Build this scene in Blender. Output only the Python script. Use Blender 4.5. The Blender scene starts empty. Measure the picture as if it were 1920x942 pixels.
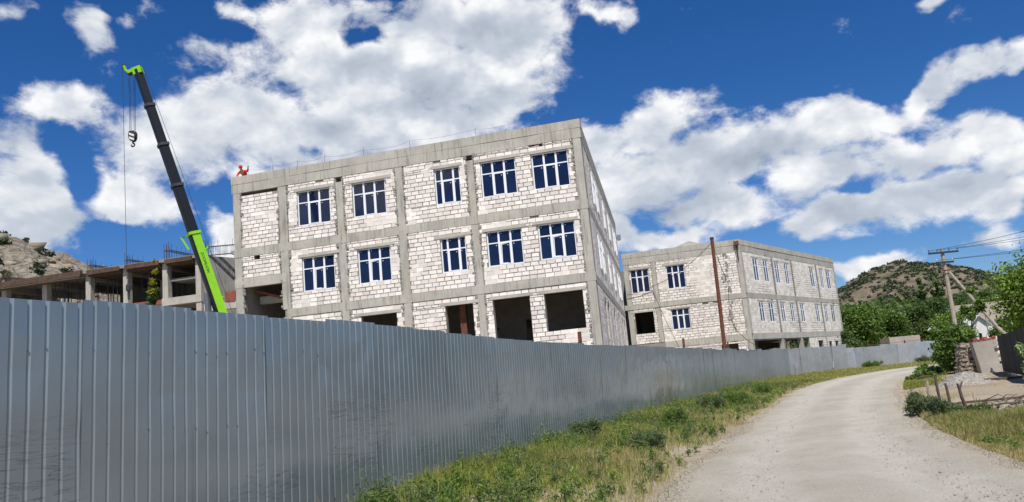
import bpy, math, random
import numpy as np
from mathutils import Vector, Matrix, Euler
R = math.radians
rng = random.Random(7)
nrg = np.random.default_rng(7)
scene = bpy.context.scene
COL = scene.collection

# ------------------------------------------------------------------ camera
FPX = 1500.0                       # focal length in photo pixels (photo 1920 wide)
PITCH, ROLL = R(9.22), R(5.22)
EYE = Vector((0, 0, 1.6))
_F = Vector((0, math.cos(PITCH), math.sin(PITCH)))
_U0 = Vector((0, -math.sin(PITCH), math.cos(PITCH)))
_R = Vector((1, 0, 0)) * math.cos(ROLL) - _U0 * math.sin(ROLL)
_U = _U0 * math.cos(ROLL) + Vector((1, 0, 0)) * math.sin(ROLL)
cam = bpy.data.cameras.new('camera')
cam.sensor_width = 36.0
cam.lens = FPX / 1920 * 36
cam.clip_start, cam.clip_end = 0.05, 20000
co = bpy.data.objects.new('camera', cam)
COL.objects.link(co)
m = Matrix((( _R.x, _U.x, -_F.x, EYE.x), (_R.y, _U.y, -_F.y, EYE.y), (_R.z, _U.z, -_F.z, EYE.z), (0, 0, 0, 1)))
co.matrix_world = m
scene.camera = co

# ------------------------------------------------------------------ sun, sky, exposure
SUN_DIR = Vector((0.04, -0.50, 0.86)).normalized()      # towards the sun
SUN_EL = math.asin(SUN_DIR.z)
SUN_ROT = math.atan2(SUN_DIR.x, SUN_DIR.y)
sl = bpy.data.lights.new('sun', 'SUN')
sl.energy = 4.8
sl.angle = R(0.53)
sl.color = (1.0, 0.95, 0.88)
so = bpy.data.objects.new('sun', sl)
so.rotation_euler = SUN_DIR.to_track_quat('Z', 'Y').to_euler()
so.location = (0, 0, 200)
COL.objects.link(so)
scene.view_settings.view_transform = 'Standard'
scene.view_settings.look = 'None'
scene.view_settings.gamma = 1.0
scene.view_settings.exposure = 0.22

class NT:
    """small helper to write node trees"""
    def __init__(s, tree):
        s.t = tree
    def n(s, typ, ins=None, **kw):
        nd = s.t.nodes.new(typ)
        for k, v in kw.items():
            setattr(nd, k, v)
        for k, v in (ins or {}).items():
            sock = nd.inputs[k]
            if isinstance(v, bpy.types.NodeSocket):
                s.t.links.new(v, sock)
            elif isinstance(v, bpy.types.Node):
                s.t.links.new(v.outputs[0], sock)
            else:
                sock.default_value = v
        return nd
    def math(s, op, a, b=0.0, c=0.0, clamp=False):
        nd = s.n('ShaderNodeMath', {0: a, 1: b, 2: c}, operation=op, use_clamp=clamp)
        return nd.outputs[0]
    def mix(s, f, a, b, typ='MIX'):
        nd = s.n('ShaderNodeMix', data_type='RGBA', blend_type=typ)
        for k, v in ((0, f), (6, a), (7, b)):
            if isinstance(v, bpy.types.NodeSocket):
                s.t.links.new(v, nd.inputs[k])
            else:
                nd.inputs[k].default_value = v if k == 0 or len(v) == 4 else (*v, 1)
        return nd.outputs[2]
    def rng(s, v, a, b, c=0.0, d=1.0, smooth=False):
        return s.n('ShaderNodeMapRange', {0: v, 1: a, 2: b, 3: c, 4: d},
                   interpolation_type='SMOOTHSTEP' if smooth else 'LINEAR').outputs[0]
    def noise(s, vec, scale, detail=4.0, rough=0.55, dist=0.0, out=0):
        ins = {'Scale': scale, 'Detail': detail, 'Roughness': rough, 'Distortion': dist}
        if vec is not None:
            ins['Vector'] = vec
        return s.n('ShaderNodeTexNoise', ins).outputs[out]

world = bpy.data.worlds.new('World')
scene.world = world
world.use_nodes = True
wt = world.node_tree
wt.nodes.clear()
W = NT(wt)
sky = W.n('ShaderNodeTexSky', sky_type='NISHITA', sun_disc=False)
sky.sun_elevation = SUN_EL
sky.sun_rotation = SUN_ROT
sky.altitude = 200
sky.air_density, sky.dust_density, sky.ozone_density = 1.0, 0.0, 1.0

def pix_dir(x, y):
    d = _F + _R * ((x - 960) / FPX) - _U * ((y - 471) / FPX)
    return d.normalized()
def azel(d):
    return Vector((math.atan2(d.x, d.y), math.asin(d.z)))

# clouds: soft lumps given by azimuth / elevation, broken up by fractal noise
CL = [  # x, y, rx, ry, tilt (deg), weight : seen from the camera, turned into directions below
 (720,125,370,125,-4,1.0),(900,50,210,110,0,1.0),(590,50,190,75,5,.95),(470,200,170,110,-35,1.0),(325,265,185,85,-15,1.0),
 (580,255,240,100,0,1.0),(790,235,240,75,-5,1.0),(250,375,120,60,15,.95),(930,180,110,95,0,.95),(430,420,60,70,0,.8),
 (980,95,100,110,20,.9),(45,330,120,130,0,1.0),(40,405,140,85,0,1.0),(120,190,130,55,10,.85),(175,30,70,32,35,.7),(262,8,40,32,20,.6),
 (1130,12,80,30,0,.75),(1185,20,32,32,0,.7),(1110,270,90,62,0,1.0),(1235,228,120,50,-12,.95),(1180,340,170,85,0,1.0),(1330,300,190,75,-5,1.0),(1330,385,180,52,0,1.0),
 (1500,265,210,60,-12,1.0),(1610,218,120,32,-6,.95),(1560,325,210,60,-8,1.0),(1720,275,200,55,-12,1.0),(1860,242,120,45,-5,1.0),(1600,400,190,48,-14,1.05),(1760,352,230,62,-15,1.05),(1890,300,130,65,-15,1.0),(1890,360,120,50,-15,1.0),
 (1705,186,60,24,-35,.9),(1760,154,95,32,-32,.95),(1838,122,95,32,-26,.9),(1905,98,70,26,-18,.85),(1750,4,60,18,-20,.75),(1260,446,150,30,-8,.95),(1655,506,100,26,-5,.9),(1880,452,90,32,-8,.8),(1590,512,50,18,0,.8),(30,5,60,25,0,.6),(470,310,60,35,0,.8),(1150,430,60,60,0,.8)]
HOLE = [(142,315,38,85,-22,1.1),(210,450,70,28,10,.8),(330,455,60,40,0,.8),(430,50,60,30,15,1.0),(505,158,60,20,-5,.8),(685,58,46,17,5,.9),(578,268,46,26,10,.7),(1010,215,50,20,0,.5),(1610,345,50,16,-20,.6),(1660,268,36,12,-10,.5),(450,350,60,25,0,.8),(1400,345,36,12,0,.4)]
GREY = [(770,150,220,55,0,1.0),(560,215,150,35,0,.6),(1560,425,240,34,-13,1.0),(1430,310,230,40,-8,.9),(1290,380,200,50,0,.9),(1240,290,120,35,-8,.6),(50,400,130,55,0,.9),
        (880,70,150,50,0,.7),(700,285,200,40,0,.6),(1780,345,200,30,-14,.9),(340,300,120,40,0,.6),(1700,300,200,25,-10,.6)]
tc = W.n('ShaderNodeTexCoord')
dirv = tc.outputs['Generated']
sp = W.n('ShaderNodeSeparateXYZ', {0: dirv})
az_ = W.math('ARCTAN2', sp.outputs[0], sp.outputs[1])
el_ = W.math('ARCSINE', sp.outputs[2])
ae = W.n('ShaderNodeCombineXYZ', {0: az_, 1: el_, 2: 0.0}).outputs[0]
zz = W.math('MAXIMUM', sp.outputs[2], 0.0)
zz = W.math('ADD', zz, 0.22)
pl = W.n('ShaderNodeCombineXYZ', {0: W.math('DIVIDE', sp.outputs[0], zz), 1: W.math('DIVIDE', sp.outputs[1], zz), 2: W.math('MULTIPLY', sp.outputs[2], 1.5)}).outputs[0]
warp = W.noise(ae, 9.0, 3.0, 0.6, 0.0, out=1)
wv = W.n('ShaderNodeVectorMath', {0: warp, 1: (0.5, 0.5, 0.5)}, operation='SUBTRACT').outputs[0]
wv = W.n('ShaderNodeVectorMath', {0: wv, 3: 0.075}, operation='SCALE')
wv = wv.outputs[0]
aew = W.n('ShaderNodeVectorMath', {0: ae, 1: wv}, operation='ADD').outputs[0]
def lump(item, vec):
    x, y, rx, ry, tilt, w = item
    c = azel(pix_dir(x, y)); t = R(tilt)
    e1 = azel(pix_dir(x + rx * math.cos(t), y + rx * math.sin(t))) - c
    e2 = azel(pix_dir(x - ry * math.sin(t), y + ry * math.cos(t))) - c
    return lump_ae(c, math.atan2(e1.y, e1.x), e1.length, e2.length, w, vec)
def lump_ae(c, ang, a, b, w, vec):
    mp = W.n('ShaderNodeMapping', {0: vec, 1: (c.x, c.y, 0), 2: (0, 0, ang), 3: (a * 1.45, b * 1.45, 1)}, vector_type='TEXTURE')
    g = W.n('ShaderNodeTexGradient', {0: mp.outputs[0]}, gradient_type='SPHERICAL')
    return W.math('MULTIPLY', g.outputs[1], w)
cov = None
items = [lump(i, aew) for i in CL]
rr = random.Random(3)
for k in range(30):      # the same kind of cloud round the rest of the sky
    a = R(105 + 195 * rr.random()); e = R(rr.uniform(6, 60))
    items.append(lump_ae(Vector((a if a < math.pi else a - 2 * math.pi, e)), rr.uniform(-.2, .2), rr.uniform(.12, .3), rr.uniform(.05, .1), rr.uniform(.6, 1), aew))
for it in items:
    cov = it if cov is None else W.n('ShaderNodeMath', {0: cov, 1: it, 2: 0.12}, operation='SMOOTH_MAX').outputs[0]
hole = None
for it in HOLE:
    v = lump(it, aew)
    hole = v if hole is None else W.math('MAXIMUM', hole, v)
grey = None
for it in GREY:
    v = lump(it, aew)
    grey = v if grey is None else W.n('ShaderNodeMath', {0: grey, 1: v, 2: 0.2}, operation='SMOOTH_MAX').outputs[0]
nv = W.n('ShaderNodeVectorMath', {0: ae, 1: (1.0, 1.45, 1.0)}, operation='MULTIPLY').outputs[0]
n1 = W.noise(nv, 13.0, 10.0, 0.60, 0.25)
up = W.n('ShaderNodeVectorMath', {0: nv, 1: (0.006, 0.022, 0.0)}, operation='ADD').outputs[0]
n2 = W.noise(up, 13.0, 6.0, 0.58, 0.25)
wisp = W.noise(nv, 45.0, 6.0, 0.65, 0.5)
den = W.math('MULTIPLY', W.math('SUBTRACT', n1, 0.5), 2.1)
den = W.math('ADD', den, W.math('MULTIPLY', W.math('SUBTRACT', wisp, 0.5), 0.55))
den = W.math('ADD', den, W.math('MULTIPLY', cov, 1.7))
den = W.math('SUBTRACT', den, W.math('MULTIPLY', hole, 1.0))
alpha = W.rng(den, 0.45, 1.08, 0.0, 1.0, True)
l1 = W.noise(nv, 7.0, 4.5, 0.55, 0.2)
l2 = W.noise(W.n('ShaderNodeVectorMath', {0: nv, 1: (-0.008, 0.042, 0.0)}, operation='ADD').outputs[0], 7.0, 4.5, 0.55, 0.2)
relief = W.math('ADD', W.math('MULTIPLY', W.math('SUBTRACT', l1, l2), 2.3), W.math('MULTIPLY', W.math('SUBTRACT', n1, n2), 0.9))
shade = W.math('ADD', relief, 0.84)
shade = W.math('SUBTRACT', shade, W.math('MULTIPLY', grey, 0.58))
thick = W.rng(den, 0.9, 2.2, 0.0, 0.16)
shade = W.math('SUBTRACT', shade, thick)
shade = W.math('ADD', shade, W.math('MULTIPLY', W.math('SUBTRACT', wisp, 0.5), 0.06))
cr = W.n('ShaderNodeValToRGB', {0: shade})
e = cr.color_ramp.elements
e[0].position, e[0].color = 0.0, (3.6, 4.1, 4.9, 1)
e[1].position, e[1].color = 1.0, (8.8, 8.85, 8.95, 1)
k = e.new(0.5); k.color = (5.2, 5.7, 6.5, 1)
SKY_S = 0.095
tint = W.mix(1.0, sky.outputs[0], (0.56, 0.70, 1.0), 'MULTIPLY')
tint = W.n('ShaderNodeHueSaturation', {'Saturation': 1.17, 'Value': 0.84, 'Color': tint}).outputs[0]
skyc = W.mix(alpha, tint, cr.outputs[0])
bg = W.n('ShaderNodeBackground', {0: skyc, 1: SKY_S})
W.n('ShaderNodeOutputWorld', {0: bg.outputs[0]})
world.cycles.sampling_method = 'MANUAL'
world.cycles.sample_map_resolution = 512

# ------------------------------------------------------------------ materials
def newmat(name):
    mt = bpy.data.materials.new(name); mt.use_nodes = True
    mt.node_tree.nodes.clear()
    return mt, NT(mt.node_tree)
def finish(N, base, rough=0.8, metal=0.0, bump=None, bump_s=0.3, bump_d=0.02, spec=0.5, **extra):
    ins = {'Base Color': base if isinstance(base, bpy.types.NodeSocket) else (*base, 1), 'Roughness': rough, 'Metallic': metal, 'Specular IOR Level': spec}
    ins.update(extra)
    if bump is not None:
        ins['Normal'] = N.n('ShaderNodeBump', {'Height': bump, 'Strength': bump_s, 'Distance': bump_d}).outputs[0]
    b = N.n('ShaderNodeBsdfPrincipled', ins)
    N.n('ShaderNodeOutputMaterial', {0: b.outputs[0]})
    return b
def pos(N):
    return N.n('ShaderNodeNewGeometry').outputs['Position']
def attr(N, name):
    return N.n('ShaderNodeAttribute', attribute_name=name).outputs['Fac']
def scl(N, v, s):
    return N.n('ShaderNodeVectorMath', {0: v, 1: s}, operation='MULTIPLY').outputs[0]

def plain(name, col, rough=0.7, metal=0.0, var=0.15, scale=6.0, bump_s=0.15, spec=0.4):
    mt, N = newmat(name)
    p = pos(N)
    n = N.noise(p, scale, 6, 0.6)
    c = N.mix(N.rng(n, .3, .7), tuple(x * (1 - var) for x in col), tuple(min(1, x * (1 + var)) for x in col))
    finish(N, c, rough, metal, N.noise(p, scale * 8, 4), bump_s, 0.01, spec)
    return mt

def m_concrete(name, col, streak=0.5, stain=0.4):
    mt, N = newmat(name)
    p = pos(N)
    a = N.noise(p, 0.9, 7, 0.65)
    b = N.noise(scl(N, p, (5.0, 5.0, 0.35)), 1.6, 5, 0.6)
    f = N.noise(p, 22, 4, 0.6)
    c = N.mix(N.rng(a, .3, .72), tuple(x * .74 for x in col), tuple(x * 1.14 for x in col))
    dk = N.math('MULTIPLY', N.rng(b, .52, .76), streak)
    zc = N.n('ShaderNodeSeparateXYZ', {0: p}).outputs[2]
    brd = N.math('PINGPONG', N.math('ADD', zc, N.math('MULTIPLY', a, .02)), .075)
    seam = N.rng(brd, .0, .006, .35, 0)
    c = N.mix(dk, c, tuple(x * y for x, y in zip(col, (.36, .34, .30))))
    st = N.math('MULTIPLY', N.rng(N.noise(p, 0.35, 4, .6), .58, .8), stain)
    c = N.mix(st, c, (col[0] * .85, col[1] * .66, col[2] * .42))
    c = N.mix(N.math('MULTIPLY', seam, N.rng(a, .4, .6)), c, tuple(x * .45 for x in col))
    c = N.mix(N.rng(f, .3, .8, 0, .25), c, tuple(x * .5 for x in col))
    finish(N, c, 0.9, 0, f, 0.35, 0.012, 0.3)
    return mt

def m_block(name, col):
    mt, N = newmat(name)
    p = pos(N)
    t = attr(N, 'tint')
    c = N.mix(t, tuple(x * y for x, y in zip(col, (.80, .78, .75))), tuple(x * y for x, y in zip(col, (1.13, 1.11, 1.08))))
    pk = N.rng(N.math('FRACT', N.math('MULTIPLY', t, 7.31)), .70, 1.0, 0, .35)
    c = N.mix(pk, c, (col[0] * 1.02, col[1] * .86, col[2] * .74))
    st = N.rng(N.noise(p, 0.45, 5, .65), .55, .78, 0, .45)
    c = N.mix(st, c, (col[0] * .88, col[1] * .80, col[2] * .64))
    f = N.noise(p, 30, 5, .65)
    c = N.mix(N.rng(f, .52, .75, 0, .5), c, tuple(x * .66 for x in col))
    finish(N, c, 0.92, 0, f, 0.5, 0.015, 0.25)
    return mt

M = {}
M['concrete'] = m_concrete('concrete', (.47, .45, .395), .85, .4)
M['concrete_pale'] = m_concrete('pale_concrete', (.50, .475, .42), .3, .2)
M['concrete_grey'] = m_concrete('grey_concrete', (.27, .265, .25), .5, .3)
M['block'] = m_block('shell_limestone_block', (.80, .77, .74))
M['block_b'] = m_block('shell_limestone_block_weathered', (.76, .735, .69))
M['mortar'] = m_concrete('mortar', (.29, .275, .25), .3, .1)
M['mortar_light'] = m_concrete('smeared_mortar', (.52, .49, .445), .3, .2)
M['pvc'] = plain('white_pvc', (.80, .82, .86), .3, 0, .03, 3, .0, .5)
M['sticker'] = plain('white_sticker', (.7, .7, .7), .5)
M['rust'] = plain('rusty_steel', (.15, .055, .035), .8, .2, .45, 9)
M['rebar'] = plain('rebar_steel', (.11, .075, .065), .7, .4, .3, 9)
M['formwork'] = plain('formwork_plywood', (.085, .052, .035), .8, 0, .4, 3)
M['red_brick'] = plain('red_brick', (.25, .075, .055), .9, 0, .35, 5)
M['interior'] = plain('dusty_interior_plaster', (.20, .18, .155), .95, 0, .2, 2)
M['wood'] = plain('weathered_wood', (.30, .25, .20), .85, 0, .3, 12)
M['wood_dark'] = plain('dark_wood', (.085, .066, .05), .9, 0, .4, 12)
M['pole'] = plain('weathered_grey_wood_pole', (.36, .31, .26), .85, 0, .25, 5)
M['black_steel'] = plain('black_boom_paint', (.010, .011, .014), .40, 0, .2, 2, .03, .35)
M['green_paint'] = plain('lime_green_paint', (.22, .52, .010), .4, 0, .08, 3, .03, .5)
M['chrome'] = plain('chrome_rod', (.25, .26, .28), .4, .8, .05, 3, 0)
M['dark_steel'] = plain('dark_steel', (.06, .062, .068), .5, .5, .2, 4)
M['black_rubber'] = plain('black_rubber', (.02, .02, .02), .9)
M['wire'] = plain('black_wire', (.03, .03, .032), .6)
M['gate'] = plain('charcoal_gate_paint', (.030, .032, .037), .75, .0, .12, 1.5, .05, .15)
M['plaster'] = m_concrete('grey_plaster', (.40, .36, .315), .25, .25)
M['white_wall'] = plain('white_render', (.72, .70, .66), .9, 0, .08, 1)
M['roof_sheet'] = plain('pale_roof_sheet', (.62, .62, .64), .5, .2, .1, 1)
M['roof_tan'] = plain('tan_slate_roof', (.25, .21, .165), .9, 0, .2, 1.5)
M['insul'] = plain('white_porcelain', (.7, .7, .68), .3)
M['red_cloth'] = plain('red_workwear', (.70, .035, .025), .8, 0, .15, 8)
M['dark_cloth'] = plain('dark_trousers', (.06, .02, .03), .9)
M['skin'] = plain('skin', (.45, .26, .18), .6)

def m_glass(name, col):
    mt, N = newmat(name)
    p = pos(N)
    oi = N.n('ShaderNodeObjectInfo').outputs['Random']
    c = N.mix(N.rng(N.noise(p, .8, 3), .3, .7), tuple(x * .7 for x in col), tuple(x * 1.15 for x in col))
    c = N.mix(N.math('MULTIPLY', oi, .5), c, tuple(x * .45 for x in col))
    finish(N, c, 0.04, 0, N.noise(p, 1.3, 2), 0.02, 0.02, 0.45)
    return mt
M['glass'] = m_glass('dark_blue_glazing', (.010, .019, .060))
M['glass_dark'] = m_glass('dark_glazing', (.012, .016, .024))

def m_stone(name, col, sc=3.0):
    mt, N = newmat(name)
    p = pos(N); t = attr(N, 'tint')
    n = N.noise(p, sc, 7, .65)
    c = N.mix(t, tuple(x * .65 for x in col), tuple(x * 1.25 for x in col))
    c = N.mix(N.rng(n, .42, .72, 0, .6), c, (col[0] * .62, col[1] * .52, col[2] * .42))
    finish(N, c, .95, 0, N.noise(p, sc * 5, 6, .65), .6, .05, .2)
    return mt
M['stone'] = m_stone('rubble_stone', (.36, .31, .25), 8)
M['gravel'] = m_stone('grey_gravel', (.46, .44, .41), 30)
M['rock'] = m_stone('hill_rock', (.30, .26, .195), .3)
M['pebble'] = m_stone('road_pebble', (.52, .49, .43), 30)

def m_leaf(name, dark, light, trans=.35, rough=.55):
    mt, N = newmat(name)
    t = attr(N, 'tint')
    c = N.mix(t, dark, light)
    b = N.n('ShaderNodeBsdfPrincipled', {'Base Color': c, 'Roughness': rough, 'Specular IOR Level': .35})
    tr = N.n('ShaderNodeBsdfTranslucent', {0: N.mix(.5, c, light)})
    mx = N.n('ShaderNodeMixShader', {0: trans, 1: b.outputs[0], 2: tr.outputs[0]})
    N.n('ShaderNodeOutputMaterial', {0: mx.outputs[0]})
    return mt
M['leaf'] = m_leaf('tree_leaves', (.05, .10, .018), (.17, .27, .045))
M['leaf_dark'] = m_leaf('dark_tree_leaves', (.035, .070, .018), (.11, .18, .036))
M['leaf_bright'] = m_leaf('bright_tree_leaves', (.07, .14, .016), (.22, .33, .045))
M['leaf_grey'] = m_leaf('grey_green_leaves', (.058, .092, .034), (.16, .215, .085))
M['leaf_yellow'] = m_leaf('yellow_leaves', (.22, .23, .02), (.42, .38, .03))
M['leaf_pale'] = m_leaf('pale_leaves', (.12, .20, .05), (.34, .42, .17))
M['grass'] = m_leaf('verge_grass', (.085, .13, .022), (.40, .41, .09), .35, .6)
M['straw'] = m_leaf('dry_straw', (.29, .25, .10), (.56, .475, .225), .3, .7)
M['bark'] = plain('bark', (.12, .09, .065), .95, 0, .35, 14, .5)
M['bark_red'] = plain('reddish_bark', (.20, .085, .05), .95, 0, .35, 14, .5)
M['shrub'] = m_leaf('hill_shrubs', (.034, .046, .022), (.08, .098, .045), .1)

# fence sheet: weathered grey coated steel
def m_sheet(name, col, rough=.38, metal=.35, scuff=1.0):
    mt, N = newmat(name)
    p = pos(N)
    oi = N.n('ShaderNodeObjectInfo').outputs['Random']
    n = N.noise(p, 1.1, 5, .6)
    c = N.mix(N.rng(n, .3, .7), tuple(x * .9 for x in col), tuple(x * 1.08 for x in col))
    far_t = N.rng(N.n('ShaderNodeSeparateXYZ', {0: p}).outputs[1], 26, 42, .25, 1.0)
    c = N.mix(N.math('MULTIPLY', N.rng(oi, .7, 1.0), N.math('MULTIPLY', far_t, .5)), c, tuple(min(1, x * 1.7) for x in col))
    c = N.mix(N.math('MULTIPLY', oi, .30), c, tuple(x * .80 for x in col))
    z = N.n('ShaderNodeSeparateXYZ', {0: p}).outputs[2]
    # dust splashed up from the verge and thin arcs rubbed into the paint by branches
    dust = N.math('MULTIPLY', N.rng(z, .2, 1.1, 1, 0), N.rng(N.noise(p, 2.2, 6, .65), .40, .75))
    c = N.mix(N.math('MULTIPLY', dust, .55), c, (.27, .255, .20))
    wv = N.n('ShaderNodeTexNoise', {'Vector': scl(N, p, (.55, .55, 5.5)), 'Scale': 1.5, 'Detail': 5.0, 'Roughness': .62, 'Distortion': 1.6}).outputs[0]
    line = N.math('SUBTRACT', 1.0, N.rng(N.math('ABSOLUTE', N.math('SUBTRACT', wv, .5)), .0, .024))
    zone = N.math('MULTIPLY', N.rng(N.noise(p, .8, 2, .5), .46, .58), N.math('MULTIPLY', N.rng(z, .35, .7), N.rng(z, 1.35, 1.75, 1, 0)))
    c = N.mix(N.math('MULTIPLY', N.math('MULTIPLY', line, zone), .70 * scuff), c, (.03, .032, .036))
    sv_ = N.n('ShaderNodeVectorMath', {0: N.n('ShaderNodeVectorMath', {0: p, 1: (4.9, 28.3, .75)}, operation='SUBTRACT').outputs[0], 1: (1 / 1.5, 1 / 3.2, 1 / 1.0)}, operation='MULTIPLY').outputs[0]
    brown_patch = N.math('SUBTRACT', 1.0, N.n('ShaderNodeVectorMath', {0: sv_}, operation='LENGTH').outputs['Value'], clamp=True)
    c = N.mix(N.math('MULTIPLY', brown_patch, N.rng(N.noise(scl(N, p, (3, 3, .6)), 1.5, 5, .6), .3, .65, .2, 1.0)), c, (.17, .15, .085))  # brown patch at one fixed spot, broken up by streaky noise
    strk = N.rng(N.noise(scl(N, p, (7, 7, .25)), 2.0, 4, .6), .45, .75, 0, .12)
    rg = N.math('ADD', N.rng(n, .3, .7, rough - .05, rough + .08), N.math('ADD', strk, N.math('MULTIPLY', dust, .3)))
    finish(N, c, rg, metal, N.noise(p, 1.6, 3, .5), .10, .05, .5, **{'Coat Weight': 1.0, 'Coat Roughness': .15, 'Coat IOR': 1.75})
    return mt
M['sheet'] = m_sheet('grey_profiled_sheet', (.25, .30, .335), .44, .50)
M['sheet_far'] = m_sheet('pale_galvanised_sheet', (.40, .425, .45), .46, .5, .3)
M['zinc'] = plain('zinc_screw', (.55, .56, .58), .35, .9)

# ------------------------------------------------------------------ mesh helpers
class MB:
    def __init__(s):
        s.v = []; s.f = []; s.t = []; s.mi = []
    def poly(s, pts, faces, tint=.5, mi=0):
        o = len(s.v)
        s.v += [tuple(p) for p in pts]
        for f in faces:
            s.f.append(tuple(o + i for i in f)); s.t.append(tint); s.mi.append(mi)
    def box(s, x0, x1, y0, y1, z0, z1, tf=None, tint=.5, jit=0.0, r=None, mi=0):
        pts = [(x0, y0, z0), (x1, y0, z0), (x1, y1, z0), (x0, y1, z0), (x0, y0, z1), (x1, y0, z1), (x1, y1, z1), (x0, y1, z1)]
        if jit:
            r = r or rng
            pts = [(a + r.uniform(-jit, jit), b + r.uniform(-jit, jit) * .6, c + r.uniform(-jit, jit)) for a, b, c in pts]
        if tf:
            pts = [tf(*p) for p in pts]
        s.poly(pts, [(0, 3, 2, 1), (4, 5, 6, 7), (0, 1, 5, 4), (1, 2, 6, 5), (2, 3, 7, 6), (3, 0, 4, 7)], tint, mi)
    def tube(s, path, rad, n=6, tint=.5, cap=True, mi=0, flat=None):
        path = [Vector(p) for p in path]
        rad = rad if isinstance(rad, (list, tuple)) else [rad] * len(path)
        o = len(s.v); prev = None
        for i, p in enumerate(path):
            d = (path[min(i + 1, len(path) - 1)] - path[max(i - 1, 0)])
            d = d.normalized() if d.length > 1e-9 else Vector((0, 0, 1))
            ref = Vector((0, 0, 1)) if abs(d.z) < .95 else Vector((1, 0, 0))
            a = d.cross(ref).normalized(); b = a.cross(d)
            for k in range(n):
                th = 2 * math.pi * k / n + (math.pi / n)
                s.v.append(tuple(p + (a * math.cos(th) + b * math.sin(th)) * rad[i]))
        for i in range(len(path) - 1):
            for k in range(n):
                k2 = (k + 1) % n
                s.f.append((o + i * n + k, o + (i + 1) * n + k, o + (i + 1) * n + k2, o + i * n + k2)); s.t.append(tint); s.mi.append(mi)
        if cap:
            s.f.append(tuple(o + k for k in range(n))); s.t.append(tint); s.mi.append(mi)
            e = o + (len(path) - 1) * n
            s.f.append(tuple(e + n - 1 - k for k in range(n))); s.t.append(tint); s.mi.append(mi)
    def build(s, name, mats, parent=None, off=None, smooth=False):
        off = Vector(off) if off is not None else None
        v = s.v if off is None else [(p[0] - off.x, p[1] - off.y, p[2] - off.z) for p in s.v]
        me = bpy.data.meshes.new(name)
        me.from_pydata(v, [], s.f)
        a = me.attributes.new('tint', 'FLOAT', 'FACE')
        a.data.foreach_set('value', s.t)
        mats = mats if isinstance(mats, (list, tuple)) else [mats]
        for q in mats:
            me.materials.append(q)
        if len(mats) > 1:
            me.polygons.foreach_set('material_index', s.mi)
        if smooth:
            me.polygons.foreach_set('use_smooth', [True] * len(me.polygons))
        me.update()
        return link(name, me, parent)
def link(name, me, parent=None, loc=None, rot=None):
    o = bpy.data.objects.new(name, me)
    COL.objects.link(o)
    if parent: o.parent = parent
    if loc is not None: o.location = loc
    if rot is not None: o.rotation_euler = rot
    return o
def tag(o, label=None, cat=None, group=None, kind=None):
    if label: o['label'] = label
    if cat: o['category'] = cat
    if group: o['group'] = group
    if kind: o['kind'] = kind
    return o
def thing(name, label, cat, loc=(0, 0, 0), rz=0.0, group=None):
    o = bpy.data.objects.new(name, None)
    o.empty_display_size = .2
    COL.objects.link(o); o.location = loc; o.rotation_euler = (0, 0, rz)
    return tag(o, label, cat, group)
def np_mesh(name, V, F, T, mat, parent=None, smooth=False):
    """V (n,3), F (m,k) all faces with k corners, T (m,) tint"""
    me = bpy.data.meshes.new(name)
    m_, k = F.shape
    me.vertices.add(len(V)); me.vertices.foreach_set('co', np.ascontiguousarray(V, np.float32).ravel())
    me.loops.add(m_ * k); me.loops.foreach_set('vertex_index', np.ascontiguousarray(F, np.int32).ravel())
    me.polygons.add(m_)
    me.polygons.foreach_set('loop_start', np.arange(0, m_ * k, k, dtype=np.int32))
    me.polygons.foreach_set('loop_total', np.full(m_, k, np.int32))
    a = me.attributes.new('tint', 'FLOAT', 'FACE')
    a.data.foreach_set('value', np.ascontiguousarray(T, np.float32))
    me.materials.append(mat)
    if smooth:
        me.polygons.foreach_set('use_smooth', np.ones(m_, bool))
    me.update(calc_edges=True); me.validate()
    return link(name, me, parent)
def vnoise(x, y, s, seed=0):
    """cheap smooth value noise, arrays in, -1..1 out"""
    x = np.asarray(x, float) * s + seed * 17.3; y = np.asarray(y, float) * s + seed * 9.1
    xi, yi = np.floor(x), np.floor(y); fx, fy = x - xi, y - yi
    fx = fx * fx * (3 - 2 * fx); fy = fy * fy * (3 - 2 * fy)
    h = lambda a, b: np.modf(np.abs(np.sin(a * 127.1 + b * 311.7 + seed) * 43758.5453))[0]
    return 2 * ((h(xi, yi) * (1 - fx) + h(xi + 1, yi) * fx) * (1 - fy) + (h(xi, yi + 1) * (1 - fx) + h(xi + 1, yi + 1) * fx) * fy) - 1
def fbm(x, y, s, oct=5, seed=0, ridged=False):
    o = 0; a = 1; t = 0
    for i in range(oct):
        n = vnoise(x, y, s * 2 ** i, seed + i)
        o = o + a * (1 - 2 * np.abs(n) if ridged else n); t += a; a *= .5
    return o / t

# ------------------------------------------------------------------ lines on the ground
FENCE = np.array([(-7.7, -6.0), (-3.8, 5.83), (-1.91, 11.43), (.32, 18.27), (2.45, 23.0), (5.9, 30.6), (10.2, 41.0), (15.2, 53.2), (20.6, 62.8), (27.0, 69.4), (33.0, 73.2), (37.2, 75.2), (38.9, 76.0)])
FBASE = np.array([.18, .18, .18, .13, .15, .08, .05, .0, .0, -.03, -.08, .0, .0])
ROADL = np.array([(-1.6, -8.0), (-.4, 0.0), (1.35, 10.1), (2.3, 12.6), (3.6, 16.0), (6.3, 22.6), (8.9, 29.2), (12.0, 36.8), (15.4, 43.8), (19.6, 50.8), (26.0, 58.4), (30.8, 61.6), (37.0, 64.2), (48.0, 67.0), (80.0, 70.0)])
ROADR = np.array([(3.6, -8.0), (4.4, 0.0), (5.9, 9.4), (6.6, 12.3), (7.8, 16.1), (9.9, 21.4), (12.9, 28.2), (16.1, 35.0), (19.2, 40.8), (22.4, 46.0), (27.9, 53.0), (33.0, 56.6), (39.5, 59.2), (50, 61.5), (80, 64.0)])
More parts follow.
